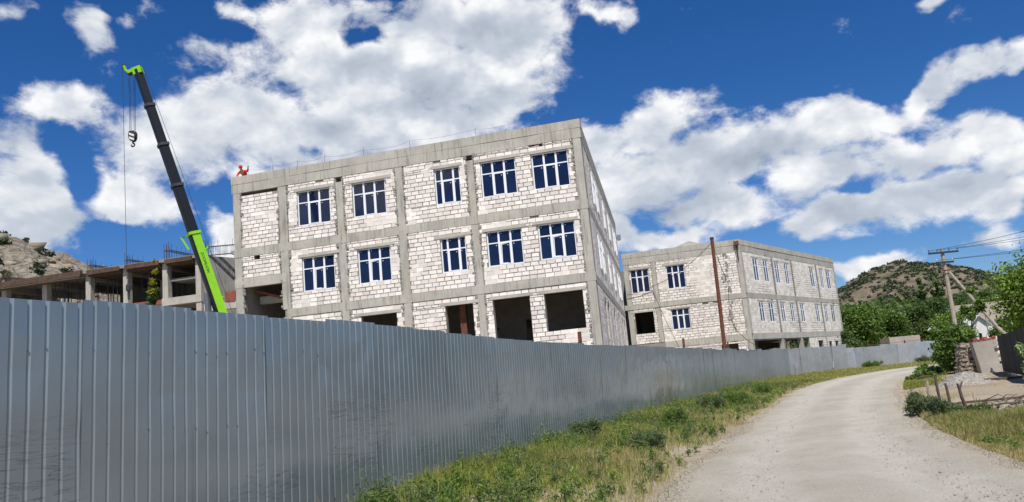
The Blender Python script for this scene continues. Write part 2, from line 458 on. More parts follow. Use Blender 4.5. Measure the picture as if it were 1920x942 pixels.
def resample(P, step):
    d = np.r_[0, np.cumsum(np.hypot(*np.diff(P, axis=0).T))]
    # smooth through the points
    s = np.arange(0, d[-1], step)
    q = np.c_[np.interp(s, d, P[:, 0]), np.interp(s, d, P[:, 1])]
    k = max(1, int(2.5 / step)); ker = np.hanning(2 * k + 3)[1:-1]; ker /= ker.sum()
    for c in range(2):
        pad = np.r_[q[0, c] + (q[0, c] - q[k:0:-1, c]), q[:, c], q[-1, c] + (q[-1, c] - q[-2:-k - 2:-1, c])]
        q[:, c] = np.convolve(pad, ker, 'valid')
    return q
fL = resample(FENCE, .25); rL = resample(ROADL, .25); rR = resample(ROADR, .25)
def x_at(P, y):
    return np.interp(y, P[:, 1], P[:, 0])
def fence_z(y):
    return np.interp(y, FENCE[:, 1], FBASE)
def ground_z(x, y):
    x = np.asarray(x, float); y = np.asarray(y, float)
    xf = x_at(fL, y); xl = x_at(rL, y); xr = x_at(rR, y); fz = fence_z(y)
    near = np.clip((78 - y) / 8, 0, 1)
    # verge climbs from the road to the foot of the fence
    t = np.clip((xl - .25 - x) / np.maximum(xl - .25 - xf, .3), 0, 1)
    z = fz * np.sin(t * math.pi / 2) ** .8 * near
    # right-hand plot
    u = np.clip((x - xr - .3) / 1.6, 0, 1)
    z = z + np.where(x > xr, .10 * u * np.clip((62 - y) / 6, 0, 1), 0)
    bump = .05 * vnoise(x, y, .55, 2) + .025 * vnoise(x, y, 1.7, 5)
    off = np.clip(np.maximum(xl - .4 - x, x - xr - .4) / .8, 0, 1)
    z = z + bump * off * np.where(x < xf, .4, 1)
    far = np.clip((np.hypot(x, y) - 150) / 400, 0, 1)
    z = z - .004 + far * 0
    return z

# ground: one sheet, fine near the road and out to the horizon
def axis(lo, hi, step, out, lo_out=None):
    a = list(np.arange(lo, hi + 1e-6, step))
    s = step; x = a[-1]
    while x < out: s *= 1.35; x += s; a.append(x)
    s = step; x = a[0]; pre = []
    while x > -out: s *= 1.35; x -= s; pre.append(x)
    return np.array(pre[::-1] + a)
gx = axis(-9, 42, .3, 6000); gy = axis(-3, 80, .3, 6000)
GX, GY = np.meshgrid(gx, gy)
GZ = ground_z(GX, GY)
nx_, ny_ = len(gx), len(gy)
idx = np.arange(nx_ * ny_).reshape(ny_, nx_)
GF = np.stack([idx[:-1, :-1], idx[:-1, 1:], idx[1:, 1:], idx[1:, :-1]], -1).reshape(-1, 4)
mt, N = newmat('ground_soil')
p = pos(N)
n = N.noise(p, .35, 8, .62); n2_ = N.noise(p, 3.0, 7, .65); n3 = N.noise(p, 40, 4, .6)
c = N.mix(N.rng(n, .35, .65), (.265, .215, .150), (.375, .318, .235))
c = N.mix(N.rng(n2_, .45, .75, 0, .6), c, (.20, .155, .10))
c = N.mix(N.rng(n3, .55, .8, 0, .5), c, (.45, .40, .32))
# beyond the village the same sheet is green and dry grass land
far_ = N.rng(N.n('ShaderNodeVectorMath', {0: p}, operation='LENGTH').outputs['Value'], 75, 110)
c = N.mix(far_, c, N.mix(N.rng(N.noise(p, .03, 6), .4, .6), (.10, .125, .045), (.26, .235, .12)))
finish(N, c, .95, 0, N.math('ADD', n2_, N.math('MULTIPLY', n3, .3)), .7, .08, .2)
g = np_mesh('ground', np.c_[GX.ravel(), GY.ravel(), GZ.ravel()], GF, np.full(len(GF), .5), mt, None, True)
tag(g, kind='structure')

# road: pale compacted limestone gravel with a worn pair of wheel tracks
s_ = np.linspace(0, 1, 420)
def along(P):
    d = np.r_[0, np.cumsum(np.hypot(*np.diff(P, axis=0).T))]; d /= d[-1]
    return np.c_[np.interp(s_, d, P[:, 0]), np.interp(s_, d, P[:, 1])]
aL, aR = along(rL), along(rR)
K = 15
ws = np.linspace(0, 1, K)
jl = .22 * vnoise(s_ * 100, s_ * 0, 1.0, 3) + .12 * vnoise(s_ * 100, s_ * 0, 3.1, 4)
jr = .22 * vnoise(s_ * 100, s_ * 0 + 9, 1.0, 6) + .12 * vnoise(s_ * 100, s_ * 0 + 9, 3.1, 7)
dirv_ = (aR - aL) / np.hypot(*(aR - aL).T)[:, None]
aL = aL + dirv_ * jl[:, None]; aR = aR + dirv_ * jr[:, None]
RX = aL[:, None, 0] * (1 - ws) + aR[:, None, 0] * ws
RY = aL[:, None, 1] * (1 - ws) + aR[:, None, 1] * ws
crown = .035 * np.sin(ws * math.pi) - .045 * np.exp(-((ws - .28) / .09) ** 2) - .045 * np.exp(-((ws - .72) / .09) ** 2)
RZ = .012 + crown[None, :] + .010 * vnoise(RX, RY, .8, 8) + .012
RZ[:, 0] = RZ[:, -1] = .004
ri = np.arange(RX.size).reshape(RX.shape)
RF = np.stack([ri[:-1, :-1], ri[:-1, 1:], ri[1:, 1:], ri[1:, :-1]], -1).reshape(-1, 4)
mt, N = newmat('gravel_road')
p = pos(N)
uv = N.n('ShaderNodeAttribute', attribute_name='lane').outputs['Vector']
us = N.n('ShaderNodeSeparateXYZ', {0: uv})
wob = N.math('ADD', us.outputs[0], N.math('MULTIPLY', N.math('SUBTRACT', N.noise(p, .30, 3), .5), .16))
def track(c0):
    return N.rng(N.math('ABSOLUTE', N.math('SUBTRACT', wob, c0)), .03, .15, 1, 0, True)
tr = N.math('MAXIMUM', track(.27), track(.70))
n = N.noise(p, .5, 7, .65); f = N.noise(p, 9, 7, .7); ff = N.noise(p, 38, 5, .75)
st = N.noise(scl(N, uv, (14.0, 1.6, 1)), 1.0, 6, .65)
c = N.mix(N.rng(n, .32, .68), (.33, .305, .25), (.44, .412, .352))
c = N.mix(N.math('MULTIPLY', tr, .6), c, (.495, .465, .405))
c = N.mix(N.rng(st, .42, .7, 0, .5), c, (.34, .31, .25))
edge = N.rng(N.math('ABSOLUTE', N.math('SUBTRACT', us.outputs[0], .5)), .36, .5)
c = N.mix(N.math('MULTIPLY', edge, N.rng(f, .3, .6)), c, (.40, .325, .215))
c = N.mix(N.rng(f, .58, .78, 0, .35), c, (.32, .295, .25))
c = N.mix(N.rng(ff, .52, .72, 0, .65), c, (.24, .22, .185))
c = N.mix(N.rng(ff, .30, .46, .55, 0), c, (.64, .62, .565))
finish(N, c, .95, 0, N.math('ADD', N.math('MULTIPLY', f, 1.2), ff), .75, .035, .2)
road = np_mesh('road', np.c_[RX.ravel(), RY.ravel(), RZ.ravel()], RF, np.full(len(RF), .5), mt, None, True)
la = road.data.attributes.new('lane', 'FLOAT_VECTOR', 'POINT')
lv = np.zeros((RX.size, 3), np.float32)
lv[:, 0] = np.tile(ws, len(s_)); lv[:, 1] = np.repeat(np.r_[0, np.cumsum(np.hypot(*np.diff((aL + aR) / 2, axis=0).T))], K)
la.data.foreach_set('vector', lv.ravel())
tag(road, kind='structure')

# ------------------------------------------------------------------ profiled sheet fence
PITCH_R, NR = .15, 8
def sheet_mesh(seed, h=2.25, amp=1.0):
    r = np.random.default_rng(seed)
    prof = []                                   # (x, depth): wide pans, narrow grooves set back
    for k in range(NR):
        x = k * PITCH_R
        prof += [(x, 0), (x + .096, 0), (x + .099, .022), (x + .109, .022), (x + .134, 0)]
    prof.append((NR * PITCH_R + .045, 0))
    zs = [0, .25, .5, .75, 1.0, 1.25, 1.5, 1.75, 2.0, h]
    P = np.array([(x, d, z) for z in zs for x, d in prof])
    dent = amp * (.006 * vnoise(P[:, 0] * 1.0, P[:, 2], 1.6, seed) + .0035 * vnoise(P[:, 0], P[:, 2], 3.7, seed + 3))
    P[:, 1] += dent
    P[:, 0] += amp * .005 * vnoise(P[:, 0] * .3, P[:, 2], 1.9, seed + 5)
    P[-len(prof):, 2] += r.uniform(-.006, .006)
    n = len(prof); F = []
    for i in range(len(zs) - 1):
        for j in range(n - 1):
            F.append((i * n + j, i * n + j + 1, (i + 1) * n + j + 1, (i + 1) * n + j))
    me = bpy.data.meshes.new('sheet')
    me.from_pydata(P.tolist(), [], F)
    return me
fence = thing('metal_fence', 'long grey profiled steel sheet fence running along the gravel road', 'fence', (fL[0, 0], fL[0, 1], 0))
variants = [sheet_mesh(i) for i in range(7)]
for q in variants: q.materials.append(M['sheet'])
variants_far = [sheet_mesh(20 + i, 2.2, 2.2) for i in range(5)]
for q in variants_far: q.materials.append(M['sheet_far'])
d = np.r_[0, np.cumsum(np.hypot(*np.diff(fL, axis=0).T))]
SW = NR * PITCH_R
screw = MB()
L_TOT = d[-1]
k = 0; sdist = 0.0
fr = random.Random(11)
fx0 = fL[0]
posts = []
while sdist < L_TOT - .6:
    a = np.array([np.interp(sdist, d, fL[:, 0]), np.interp(sdist, d, fL[:, 1])])
    b = np.array([np.interp(min(sdist + SW, L_TOT), d, fL[:, 0]), np.interp(min(sdist + SW, L_TOT), d, fL[:, 1])])
    y_mid = (a[1] + b[1]) / 2
    ang = math.atan2(b[1] - a[1], b[0] - a[0])
    isfar = y_mid > 62
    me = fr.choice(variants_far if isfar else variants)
    z0 = float(fence_z(y_mid)) - .03 + fr.uniform(-.015, .015) + (fr.uniform(-.07, .05) if y_mid > 33 else 0)
    lean = R(1.6) + R(fr.uniform(-.10, .10)) + (R(fr.uniform(-1, 1)) if isfar else 0)
    yaw = fr.uniform(-.0015, .0015) if not isfar else fr.uniform(-.03, .03)
    lap = (-.0035 if k % 2 else 0.0)
    o = link('sheet', me, fence, (a[0] - fx0[0] - math.sin(ang) * lap, a[1] - fx0[1] + math.cos(ang) * lap, z0), (lean, 0, ang + yaw))
    o.scale.z = 1 + (np.interp(y_mid, FENCE[:, 1], [.36, .335, .325, .20, .15, .08, .05, 0, 0, -.03, -.08, 0, 0]) - float(fence_z(y_mid))) / 2.25
    if y_mid > 70: o.scale.z = .88
    if y_mid > 74.6:
        o.rotation_euler.x += R(fr.uniform(-12, 4)); o.rotation_euler.z += fr.uniform(-.35, .2); o.rotation_euler.y = R(fr.uniform(-5, 9))
    M_loc = Matrix.LocRotScale(Vector((a[0] - fx0[0], a[1] - fx0[1], z0)), Euler(o.rotation_euler), None)
    if y_mid < 45:
        for hz in (.28, 1.28, 2.02):
            for kk in range(NR):
                if fr.random() < .30:
                    c0 = M_loc @ Vector((kk * PITCH_R + .118 + fr.uniform(-.004, .004), .010, hz + fr.uniform(-.05, .03)))
                    nrm = (M_loc.to_3x3() @ Vector((0, -1, 0)))
                    screw.tube([c0, c0 + nrm * .010], .0075, 6)
    if k % 2 == 0: posts.append((a, ang, z0))
    sdist += SW - .006; k += 1
tag(screw.build('screws', M['zinc'], fence), kind='stuff')
tall = set()
for (px, py) in ((1.4, 20.2), (6.6, 32.0), (11.5, 44.0)):
    tall.add(min(range(len(posts)), key=lambda i: abs(posts[i][0][1] - py)))
for i, (a, ang, z0) in enumerate(posts):
    pb = MB(); h = 2.62 if i in tall else 2.12
    pb.box(-.04, .04, .06, .14, -.3, h)
    o = pb.build('post', M['rust'], fence); o.location = (a[0] - fx0[0], a[1] - fx0[1], z0); o.rotation_euler = (R(1.6), 0, ang)
rail = MB()
for hz in (.28, 1.28, 2.0):
    path = [(np.interp(s, d, fL[:, 0]) - fx0[0], np.interp(s, d, fL[:, 1]) - fx0[1], float(fence_z(np.interp(s, d, fL[:, 1]))) + hz) for s in np.arange(0, L_TOT - .5, 2.4)]
    path = [(x - .038 * 1 - .02 * hz / 2, y + .03, z) for x, y, z in path]
    rail.tube(path, .018, 4)
rail.build('rail', M['rust'], fence)

# ------------------------------------------------------------------ buildings of shell-stone blocks in a concrete frame
class Frame:
    """a vertical facade plane in a building's own coordinates: u along it, d inward, z up"""
    def __init__(s, ox, oy, ang):
        s.o = (ox, oy); s.c, s.s = math.cos(ang), math.sin(ang); s.ang = ang
    def __call__(s, u, d, z):
        return (s.o[0] + u * s.c - d * s.s, s.o[1] + u * s.s + d * s.c, z)

def cut(intervals, a, b):
    out = []
    for x, y in intervals:
        if b <= x or a >= y: out.append((x, y)); continue
        if a > x: out.append((x, a))
        if b < y: out.append((b, y))
    return out

def lay_blocks(panel, openings, r, L=.43, H=.226, flush=None):
    """courses of blocks in a panel (u0,u1,z0,z1) round the openings; returns (u0,u1,z0,z1,tight)"""
    u0, u1, z0, z1 = panel; res = []
    z = z0; row = 0
    while z < z1 - .05:
        zt = min(z + H, z1)
        cutz = sorted({z, zt} | {q for o in openings for q in (o[2], o[3]) if z + .05 < q < zt - .05})
        for za, zb in zip(cutz[:-1], cutz[1:]):
            iv = [(u0 + r.uniform(.0, .10), u1 - r.uniform(.0, .10))]
            for o in openings:
                if o[2] < (za + zb) / 2 < o[3]: iv = cut(iv, o[0], o[1])
            for a, b in iv:
                x = u0 + (0 if row % 2 else -L / 2) + r.uniform(-.04, .04)
                while x < b:
                    x2 = x + L + r.uniform(-.05, .05)
                    p, q = max(x, a), min(x2, b)
                    x = x2
                    if q - p < .09: continue
                    tight = flush is not None and flush((p + q) / 2, (za + zb) / 2)
                    j = r.uniform(.016, .026) if not tight else r.uniform(.002, .006)
                    top = zt == z1 and zb == zt
                    if top and not tight and r.random() < .10: continue
                    if zb - za < .05: continue
                    res.append((p + j * r.uniform(.5, 1.4), q - j * r.uniform(.5, 1.4), za + j * .8, zb - j * .9, tight))
        z = zt; row += 1
    return res

def wall_grid(mb, F, u0, u1, z0, z1, openings, d0, d1, tint=.5):
    """solid wall slab between depths d0 and d1 with rectangular holes"""
    us = sorted({u0, u1} | {min(max(q, u0), u1) for o in openings for q in o[:2]})
    zs = sorted({z0, z1} | {min(max(q, z0), z1) for o in openings for q in o[2:4]})
    solid = lambda a, b: not any(o[0] < a < o[1] and o[2] < b < o[3] for o in openings)
    nu, nz = len(us) - 1, len(zs) - 1
    S = [[solid((us[i] + us[i + 1]) / 2, (zs[j] + zs[j + 1]) / 2) for j in range(nz)] for i in range(nu)]
    g = lambda i, j: 0 <= i < nu and 0 <= j < nz and S[i][j]
    for i in range(nu):
        for j in range(nz):
            if not S[i][j]: continue
            a, b, c, e = us[i], us[i + 1], zs[j], zs[j + 1]
            P = [F(a, d0, c), F(b, d0, c), F(b, d1, c), F(a, d1, c), F(a, d0, e), F(b, d0, e), F(b, d1, e), F(a, d1, e)]
            fs = [(0, 1, 5, 4), (2, 3, 7, 6)]
            if not g(i, j - 1): fs.append((0, 3, 2, 1))
            if not g(i, j + 1): fs.append((4, 5, 6, 7))
            if not g(i - 1, j): fs.append((3, 0, 4, 7))
            if not g(i + 1, j): fs.append((1, 2, 6, 5))
            mb.poly(P, fs, tint)

_wcache = {}
def window_meshes(w, h, lights, trans, ajar):
    key = (round(w, 3), round(h, 3), lights, trans, ajar)
    if key in _wcache: return _wcache[key]
    fr = MB(); fo = .065 if lights == 3 else .12
    fr.box(0, fo, 0, .07, 0, h); fr.box(w - fo, w, 0, .07, 0, h)
    fr.box(fo, w - fo, .001, .069, 0, fo); fr.box(fo, w - fo, .001, .069, h - fo, h)
    xs = [fo] ; mw = .10 if lights == 3 else .15
    for k in range(1, lights):
        c = w * k / lights
        if lights == 3 and w < 1.6: c = (w * .27 if k == 1 else w * .73)
        fr.box(c - mw / 2, c + mw / 2, -.008, .068, fo, h - fo)
        xs += [c - mw / 2, c + mw / 2]
    xs.append(w - fo)
    zt = h * trans
    panes = []
    for k in range(lights):
        a, b = xs[2 * k], xs[2 * k + 1]
        fr.box(a, b, -.004, .066, zt - .03, zt + .03)
        panes += [(a, b, fo, zt - .03), (a, b, zt + .03, h - fo)]
        if k == 1 and lights == 3:      # the sash that opens has a frame of its own
            fr.box(a, a + .035, -.012, .05, fo, zt - .03); fr.box(b - .035, b, -.012, .05, fo, zt - .03)
            fr.box(a + .035, b - .035, -.011, .05, zt - .068, zt - .03); fr.box(a + .035, b - .035, -.011, .05, fo, fo + .038)
            panes[-2] = (a + .035, b - .035, fo + .038, zt - .068)
    fm = fr.build('window', M['pvc']); me = fm.data; bpy.data.objects.remove(fm)
    pm = []
    for a, b, c, e in panes:
        q = MB(); q.box(a - .005, b + .005, .022, .034, c - .005, e + .005)
        o = q.build('pane', M['glass']); pm.append(o.data); bpy.data.objects.remove(o)
    st = MB(); sr = random.Random(5)
    for a, b, c, e in panes:
        x = a + (b - a) * sr.choice([.18, .8]); z = e - .10
        st.box(x - .022, x + .022, .0155, .0165, z - .022, z + .022)
        if e - c > .8 and sr.random() < .6:
            z = c + .12; st.box(x - .022, x + .022, .0155, .0165, z - .022, z + .022)
    o = st.build('stickers', M['sticker']); sm = o.data; bpy.data.objects.remove(o)
    sash = None
    if ajar:
        a, b, c, e = panes[2]
        s_m = MB(); aw = b - a
        s_m.box(0, .04, -.02, .02, c, e); s_m.box(aw - .04, aw, -.02, .02, c, e); s_m.box(.04, aw - .04, -.019, .019, e - .04, e); s_m.box(.04, aw - .04, -.019, .019, c, c + .04)
        o = s_m.build('sash', M['pvc']); sash = (o.data, a); bpy.data.objects.remove(o)
    _wcache[key] = (me, pm, sm, sash)
    return _wcache[key]

def add_window(root, F, o, lights=3, trans=.66, ajar=False, depth=.06, glass=None):
    u0, u1, z0, z1 = o[:4]
    me, pm, sm, sash = window_meshes(u1 - u0, z1 - z0, lights, trans, ajar)
    w = link('window', me, root, F(u0, depth, z0), (0, 0, F.ang))
    for q in pm: link('pane', q, w)
    if lights == 3: tag(link('stickers', sm, w), kind='stuff')
    if sash:
        s_ = link('sash', sash[0], w, (sash[1], .0, 0), (0, R(1.3), R(7)))
    return w

def shell(root, F, panels, openings, d_mortar, u0, u1, z0, z1, mat_block, r, n_parts=0, flush=None, eye_local=None, thick=.32, mort='mortar', H=.226, L=.43, proud=.012):
    mb = MB()
    wall_grid(mb, F, u0, u1, z0, z1, openings, d_mortar, thick)
    mb.build('wall', M[mort], root)
    blocks = []
    for p in panels:
        op = [o for o in openings if o[0] < p[1] and o[1] > p[0] and o[2] < p[3] and o[3] > p[2]]
        blocks += lay_blocks(p, op, r, L, H, flush)
    def size(b):
        c = F((b[0] + b[1]) / 2, 0, (b[2] + b[3]) / 2)
        dd = (c[0] - eye_local[0]) ** 2 + (c[1] - eye_local[1]) ** 2
        return (b[1] - b[0]) * (b[3] - b[2]) / dd
    if n_parts: blocks.sort(key=size, reverse=True)
    rest = MB()
    for i, b in enumerate(blocks):
        d0 = -proud + r.uniform(-.006, .006) if not b[4] else -.002 + r.uniform(-.004, .003)
        q = MB() if i < n_parts else rest
        q.box(b[0], b[1], d0, d_mortar + .02, b[2], b[3], F, r.random(), .006, r)
        if i < n_parts: q.build('block', mat_block, root)
    if rest.f: tag(rest.build('blockwork', mat_block, root), kind='stuff')
    return blocks

def member(root, name, F, u0, u1, d0, d1, z0, z1, mat, jit=.004):
    q = MB(); q.box(u0, u1, d0, d1, z0, z1, F, .5, jit)
    return q.build(name, mat, root)

# ---- building A: the long three-storey block
A_AZ = R(-14.22)
bA = thing('unfinished_building', 'large three storey unfinished block building with blue windows behind the fence', 'building', (4.04, 40.0, 0), A_AZ)
rA = random.Random(21)
eyeA = Matrix.Rotation(-A_AZ, 3, 'Z') @ (EYE - Vector((4.04, 40.0, 0)))
FA = Frame(0, 0, 0)
ZT, ZB3, ZS2, ZS2t, ZS1, ZS1t = 14.71, 13.72, 9.95, 10.42, 6.22, 6.67
win3 = [(-16.40, -14.36, 11.25, 13.25), (-12.98, -11.0, 11.27, 13.22), (-8.12, -6.67, 11.27, 13.26), (-5.5, -3.56, 11.29, 13.23), (-2.69, -.74, 11.29, 13.22)]
win2 = [(-16.27, -14.29, 7.51, 9.44), (-12.88, -10.95, 7.53, 9.47), (-8.06, -6.64, 7.56, 9.43), (-5.49, -3.56, 7.57, 9.44), (-2.69, -.76, 7.58, 9.45)]
grd = [(-12.88, -10.81, 3.7, 5.79), (-8.05, -6.53, 3.0, 5.81), (-5.44, -3.47, 2.6, 5.84), (-2.7, -.7, 3.87, 5.84)]
gaps = [(-20.03, -17.62, 13.52, 13.70), (-13.95, -13.62, 13.42, 13.72), (-6.28, -5.92, 13.40, 13.72), (-19.25, -18.9, 9.72, 9.95), (-2.2, -2.02, 13.56, 13.72), (-2.75, -2.45, 13.64, 13.72)]
openA = win3 + win2 + grd + gaps + [(-20.0, -17.45, 7.7, 8.19), (-20.0, -17.45, 2.5, 7.7)]
colsA = [(-20.5, -20.03), (-17.56, -17.05), (-13.98, -13.53), (-10.37, -9.94), (-6.25, -5.85), (-.42, .03)]
panA = []
for (a, b) in zip(colsA[:-1], colsA[1:]):
    u0, u1 = a[1], b[0]
    panA.append((u0, u1, ZS2t, ZB3 - (.2 if u0 < -19 else 0)))
    if u0 < -19: panA.append((u0, u1, 8.72, ZS2))
    else:
        panA.append((u0, u1, ZS1t, ZS2)); panA.append((u0, u1, .3, ZS1))
def flushA(u, z):
    k = math.sin(u * 1.15 + 2.1) + .8 * math.sin(z * 2.3 + u * .45) + .5 * math.sin(u * 3.1 - z * 1.7)
    if -10.4 < u < -8.3 or (-20 < u < -17.8 and 11.7 < z < 12.5): k += .75
    if u < -17 and z < 10: k -= 1
    if -2.7 < u < -.4 and z > 10: k -= .8
    return k > .85
shell(bA, FA, panA, openA, .022, -20.5, .03, .3, 14.0, M['block'], rA, 300, flushA, eyeA)
for i, (a, b) in enumerate(colsA):
    for (z0, z1) in ((.3, ZS1), (ZS1t, ZS2), (ZS2t, ZB3)):
        top = z1
        if z1 == ZB3 and i in (2, 4): top = 13.42
        member(bA, 'column', FA, a + rA.uniform(-.025, .025), b + rA.uniform(-.025, .025), -.010 + rA.uniform(-.004, .004), .34, z0 - .01, top + .01, M['concrete'], .012)
    # mortar squeezed out along the toothed edges of the blockwork
    sm = MB()
    for (z0, z1) in ((2.6, ZS1), (ZS1t, ZS2), (ZS2t, ZB3)):
        for e, sg in ((a, -1), (b, 1)):
            if e in (-20.5, .03): continue
            z = z0 + .1
            while z < z1 - .1:
                h = rA.uniform(.06, .2)
                if rA.random() < .62:
                    w = rA.uniform(.04, .17)
                    u0, u1 = (e - w, e + .03) if sg < 0 else (e - .03, e + w)
                    sm.box(u0, u1, -.019 - rA.uniform(0, .008), .02, z, z + h, FA, .5, .014, rA)
                z += h + rA.uniform(.02, .14)
    tag(sm.build('mortar_smears', M['mortar'], bA), kind='stuff')
# beams: cast in lengths, with the marks of the shuttering boards between them
def beam_run(root, F, name, us, z0, z1, d0, mat, r):
    for a, b in zip(us[:-1], us[1:]):
        member(root, name, F, a + .003, b - .003, d0 + r.uniform(-.006, .006), .34, z0 + r.uniform(-.008, .008), z1 + r.uniform(-.006, .006), mat, .003)
beam_run(bA, FA, 'roof_beam', [-20.56, -19.1, -17.3, -15.2, -13.0, -11.2, -9.5, -7.0, -5.2, -2.9, -1.0, .06], ZB3, 14.24, -.024, M['concrete'], rA)
beam_run(bA, FA, 'parapet', [-20.58, -19.6, -18.2, -16.9, -15.9, -14.4, -13.0, -11.8, -9.9, -8.1, -6.6, -5.5, -4.3, -2.2, -.55, .07], 14.25, ZT, -.034, M['concrete'], rA)
beam_run(bA, FA, 'floor_beam', [-20.55, -17.3, -13.75, -10.15, -6.05, -3.0, .05], ZS2, ZS2t, -.020, M['concrete'], rA)
beam_run(bA, FA, 'floor_beam', [-17.3, -13.75, -10.15, -6.05, -3.0, .05], ZS1, ZS1t, -.020, M['concrete'], rA)
member(bA, 'floor_beam', FA, -20.55, -17.3, -.02, .34, 8.19, 8.72, M['concrete_pale'])
# two-storey porch bay at the left end: cross beam and stair slope inside
member(bA, 'cross_beam', FA, -19.75, -17.5, 1.2, 1.6, 7.30, 7.72, M['concrete_pale'])
q = MB(); q.poly([(-19.9, .9, 8.15), (-17.45, .9, 7.35), (-17.45, 2.4, 7.35), (-19.9, 2.4, 8.15), (-19.9, .9, 8.0), (-17.45, .9, 7.2), (-17.45, 2.4, 7.2), (-19.9, 2.4, 8.0)], [(0, 1, 2, 3), (7, 6, 5, 4), (0, 4, 5, 1), (3, 2, 6, 7), (0, 3, 7, 4), (1, 5, 6, 2)])
q.build('stair_flight', M['red_brick'], bA)
q = MB()
for k in range(12):
    u = -19.7 + k * .19 + rA.uniform(-.05, .05)
    q.tube([(u, 1.3, 6.3), (u + rA.uniform(-.15, .15), 1.3, 7.2 + rA.uniform(-.3, .1))], .012, 4)
for k in range(5):
    u = -19.3 + k * .35
    q.tube([(u, 1.3, 7.7), (u + rA.uniform(-.2, .2), 1.3, 8.0)], .014, 4)
tag(q.build('starter_bars', M['rebar'], bA), kind='stuff')
# lintels
for o in win3 + win2 + grd:
    member(bA, 'lintel', FA, o[0] - rA.uniform(.15, .38), o[1] + rA.uniform(.15, .38), -.030, .30, o[3] + .004, o[3] + .17, M['concrete_pale'], .006)
for i, o in enumerate(win3): add_window(bA, FA, o, 3, .66, False, .085)
for i, o in enumerate(win2): add_window(bA, FA, o, 3, .66, i in (0, 1, 3, 4), .085)
# side facade, seen along its length
SLEN = 31.0
FS = Frame(0, 0, R(94.26))
sw3, sw2, sgr = [], [], []
u = 5.2
while u < SLEN - 2.0:
    sw3.append((u, u + 1.55, 11.25, 13.2)); sw2.append((u, u + 1.55, 7.45, 9.45)); sgr.append((u + .2, u + 1.3, 3.2, 5.75))
    u += 2.55 if len(sw3) % 3 else 3.3
openS = sw3 + sw2 + sgr
colsS = [(0.0, .42)] + [(k - .2, k + .2) for k in (4.6, 10.6, 16.8, 22.9)] + [(SLEN - .42, SLEN)]
openS = [o for o in openS if not any(c[0] - .1 < o[1] and c[1] + .1 > o[0] for c in colsS)]
panS = []
for (a, b) in zip(colsS[:-1], colsS[1:]):
    for (z0, z1) in ((ZS2t, ZB3), (ZS1t, ZS2), (.3, ZS1)): panS.append((a[1], b[0], z0, z1))
shell(bA, FS, panS, openS, .022, .33, SLEN, .3, 14.0, M['block'], rA, 0, lambda u, z: math.sin(u * 1.3) + math.sin(z * 2.1) > -.9, eyeA, proud=.004)
for (a, b) in colsS[1:]:
    for (z0, z1) in ((.3, ZS1), (ZS1t, ZS2), (ZS2t, ZB3)): member(bA, 'column', FS, a, b, -.012, .34, z0 - .01, z1 + .01, M['concrete'], .006)
for (z0, z1, nm, dd) in ((ZB3, 14.24, 'roof_beam', -.02), (14.25, ZT, 'parapet', -.03), (ZS2, ZS2t, 'floor_beam', -.018), (ZS1, ZS1t, 'floor_beam', -.018)):
    beam_run(bA, FS, nm, [.36, 4.6, 10.6, 16.8, 22.9, SLEN + .03], z0, z1, dd, M['concrete'], rA)
for o in openS:
    if o[2] > 6: add_window(bA, FS, o, 2, .66, False, -.055)
for o in sw3 + sw2 + sgr:
    if o in openS: member(bA, 'lintel', FS, o[0] - .2, o[1] + .2, -.022, .30, o[3] + .004, o[3] + .17, M['concrete_pale'], .005)
# floors, roof slab, back and left walls, inside partitions
def slab(root, name, pts, z0, z1, mat):
    q = MB(); n = len(pts)
    q.poly([(x, y, z0) for x, y in pts] + [(x, y, z1) for x, y in pts], [tuple(range(n))[::-1], tuple(range(n, 2 * n))] + [(i, (i + 1) % n, n + (i + 1) % n, n + i) for i in range(n)])
    return q.build(name, mat, root)
far = FS(SLEN - .35, .35, 0)
foot = [(-20.2, .35), (-.36, .35), (far[0], far[1]), (-20.2, far[1])]
foot_in = [(-17.0, .35), (-.36, .35), (far[0], far[1]), (-17.0, far[1])]
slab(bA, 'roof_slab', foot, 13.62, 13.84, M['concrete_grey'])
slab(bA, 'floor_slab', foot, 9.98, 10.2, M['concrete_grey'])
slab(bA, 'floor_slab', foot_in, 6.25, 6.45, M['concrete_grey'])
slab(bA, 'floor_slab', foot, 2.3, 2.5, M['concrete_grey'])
q = MB(); q.box(-20.5, -20.2, .35, SLEN, 6.4, 14.7); q.box(-20.2, -4, SLEN - .4, SLEN - .1, .3, 14.6); q.build('rear_wall', M['mortar_light'], bA)
q = MB()
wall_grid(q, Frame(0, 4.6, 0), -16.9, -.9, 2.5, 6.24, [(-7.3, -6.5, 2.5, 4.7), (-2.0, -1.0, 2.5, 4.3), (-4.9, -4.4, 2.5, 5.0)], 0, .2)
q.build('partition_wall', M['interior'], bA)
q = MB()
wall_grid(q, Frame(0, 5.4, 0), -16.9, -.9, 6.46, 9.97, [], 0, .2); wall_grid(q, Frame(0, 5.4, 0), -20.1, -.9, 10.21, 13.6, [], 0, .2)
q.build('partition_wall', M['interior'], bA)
q = MB()
for b in lay_blocks((.45, 4.5, 2.5, 6.2), [], rA):
    q.box(b[0], b[1], .0, .1, b[2], b[3], lambda u, d, z: (-.55 - d - .0, u, z), rA.random(), .005, rA)
tag(q.build('partition_blocks', M['block'], bA), kind='stuff')
q = MB(); q.box(-7.45, -7.12, .5, .78, 2.5, 6.2); q.build('steel_prop', M['rust'], bA)
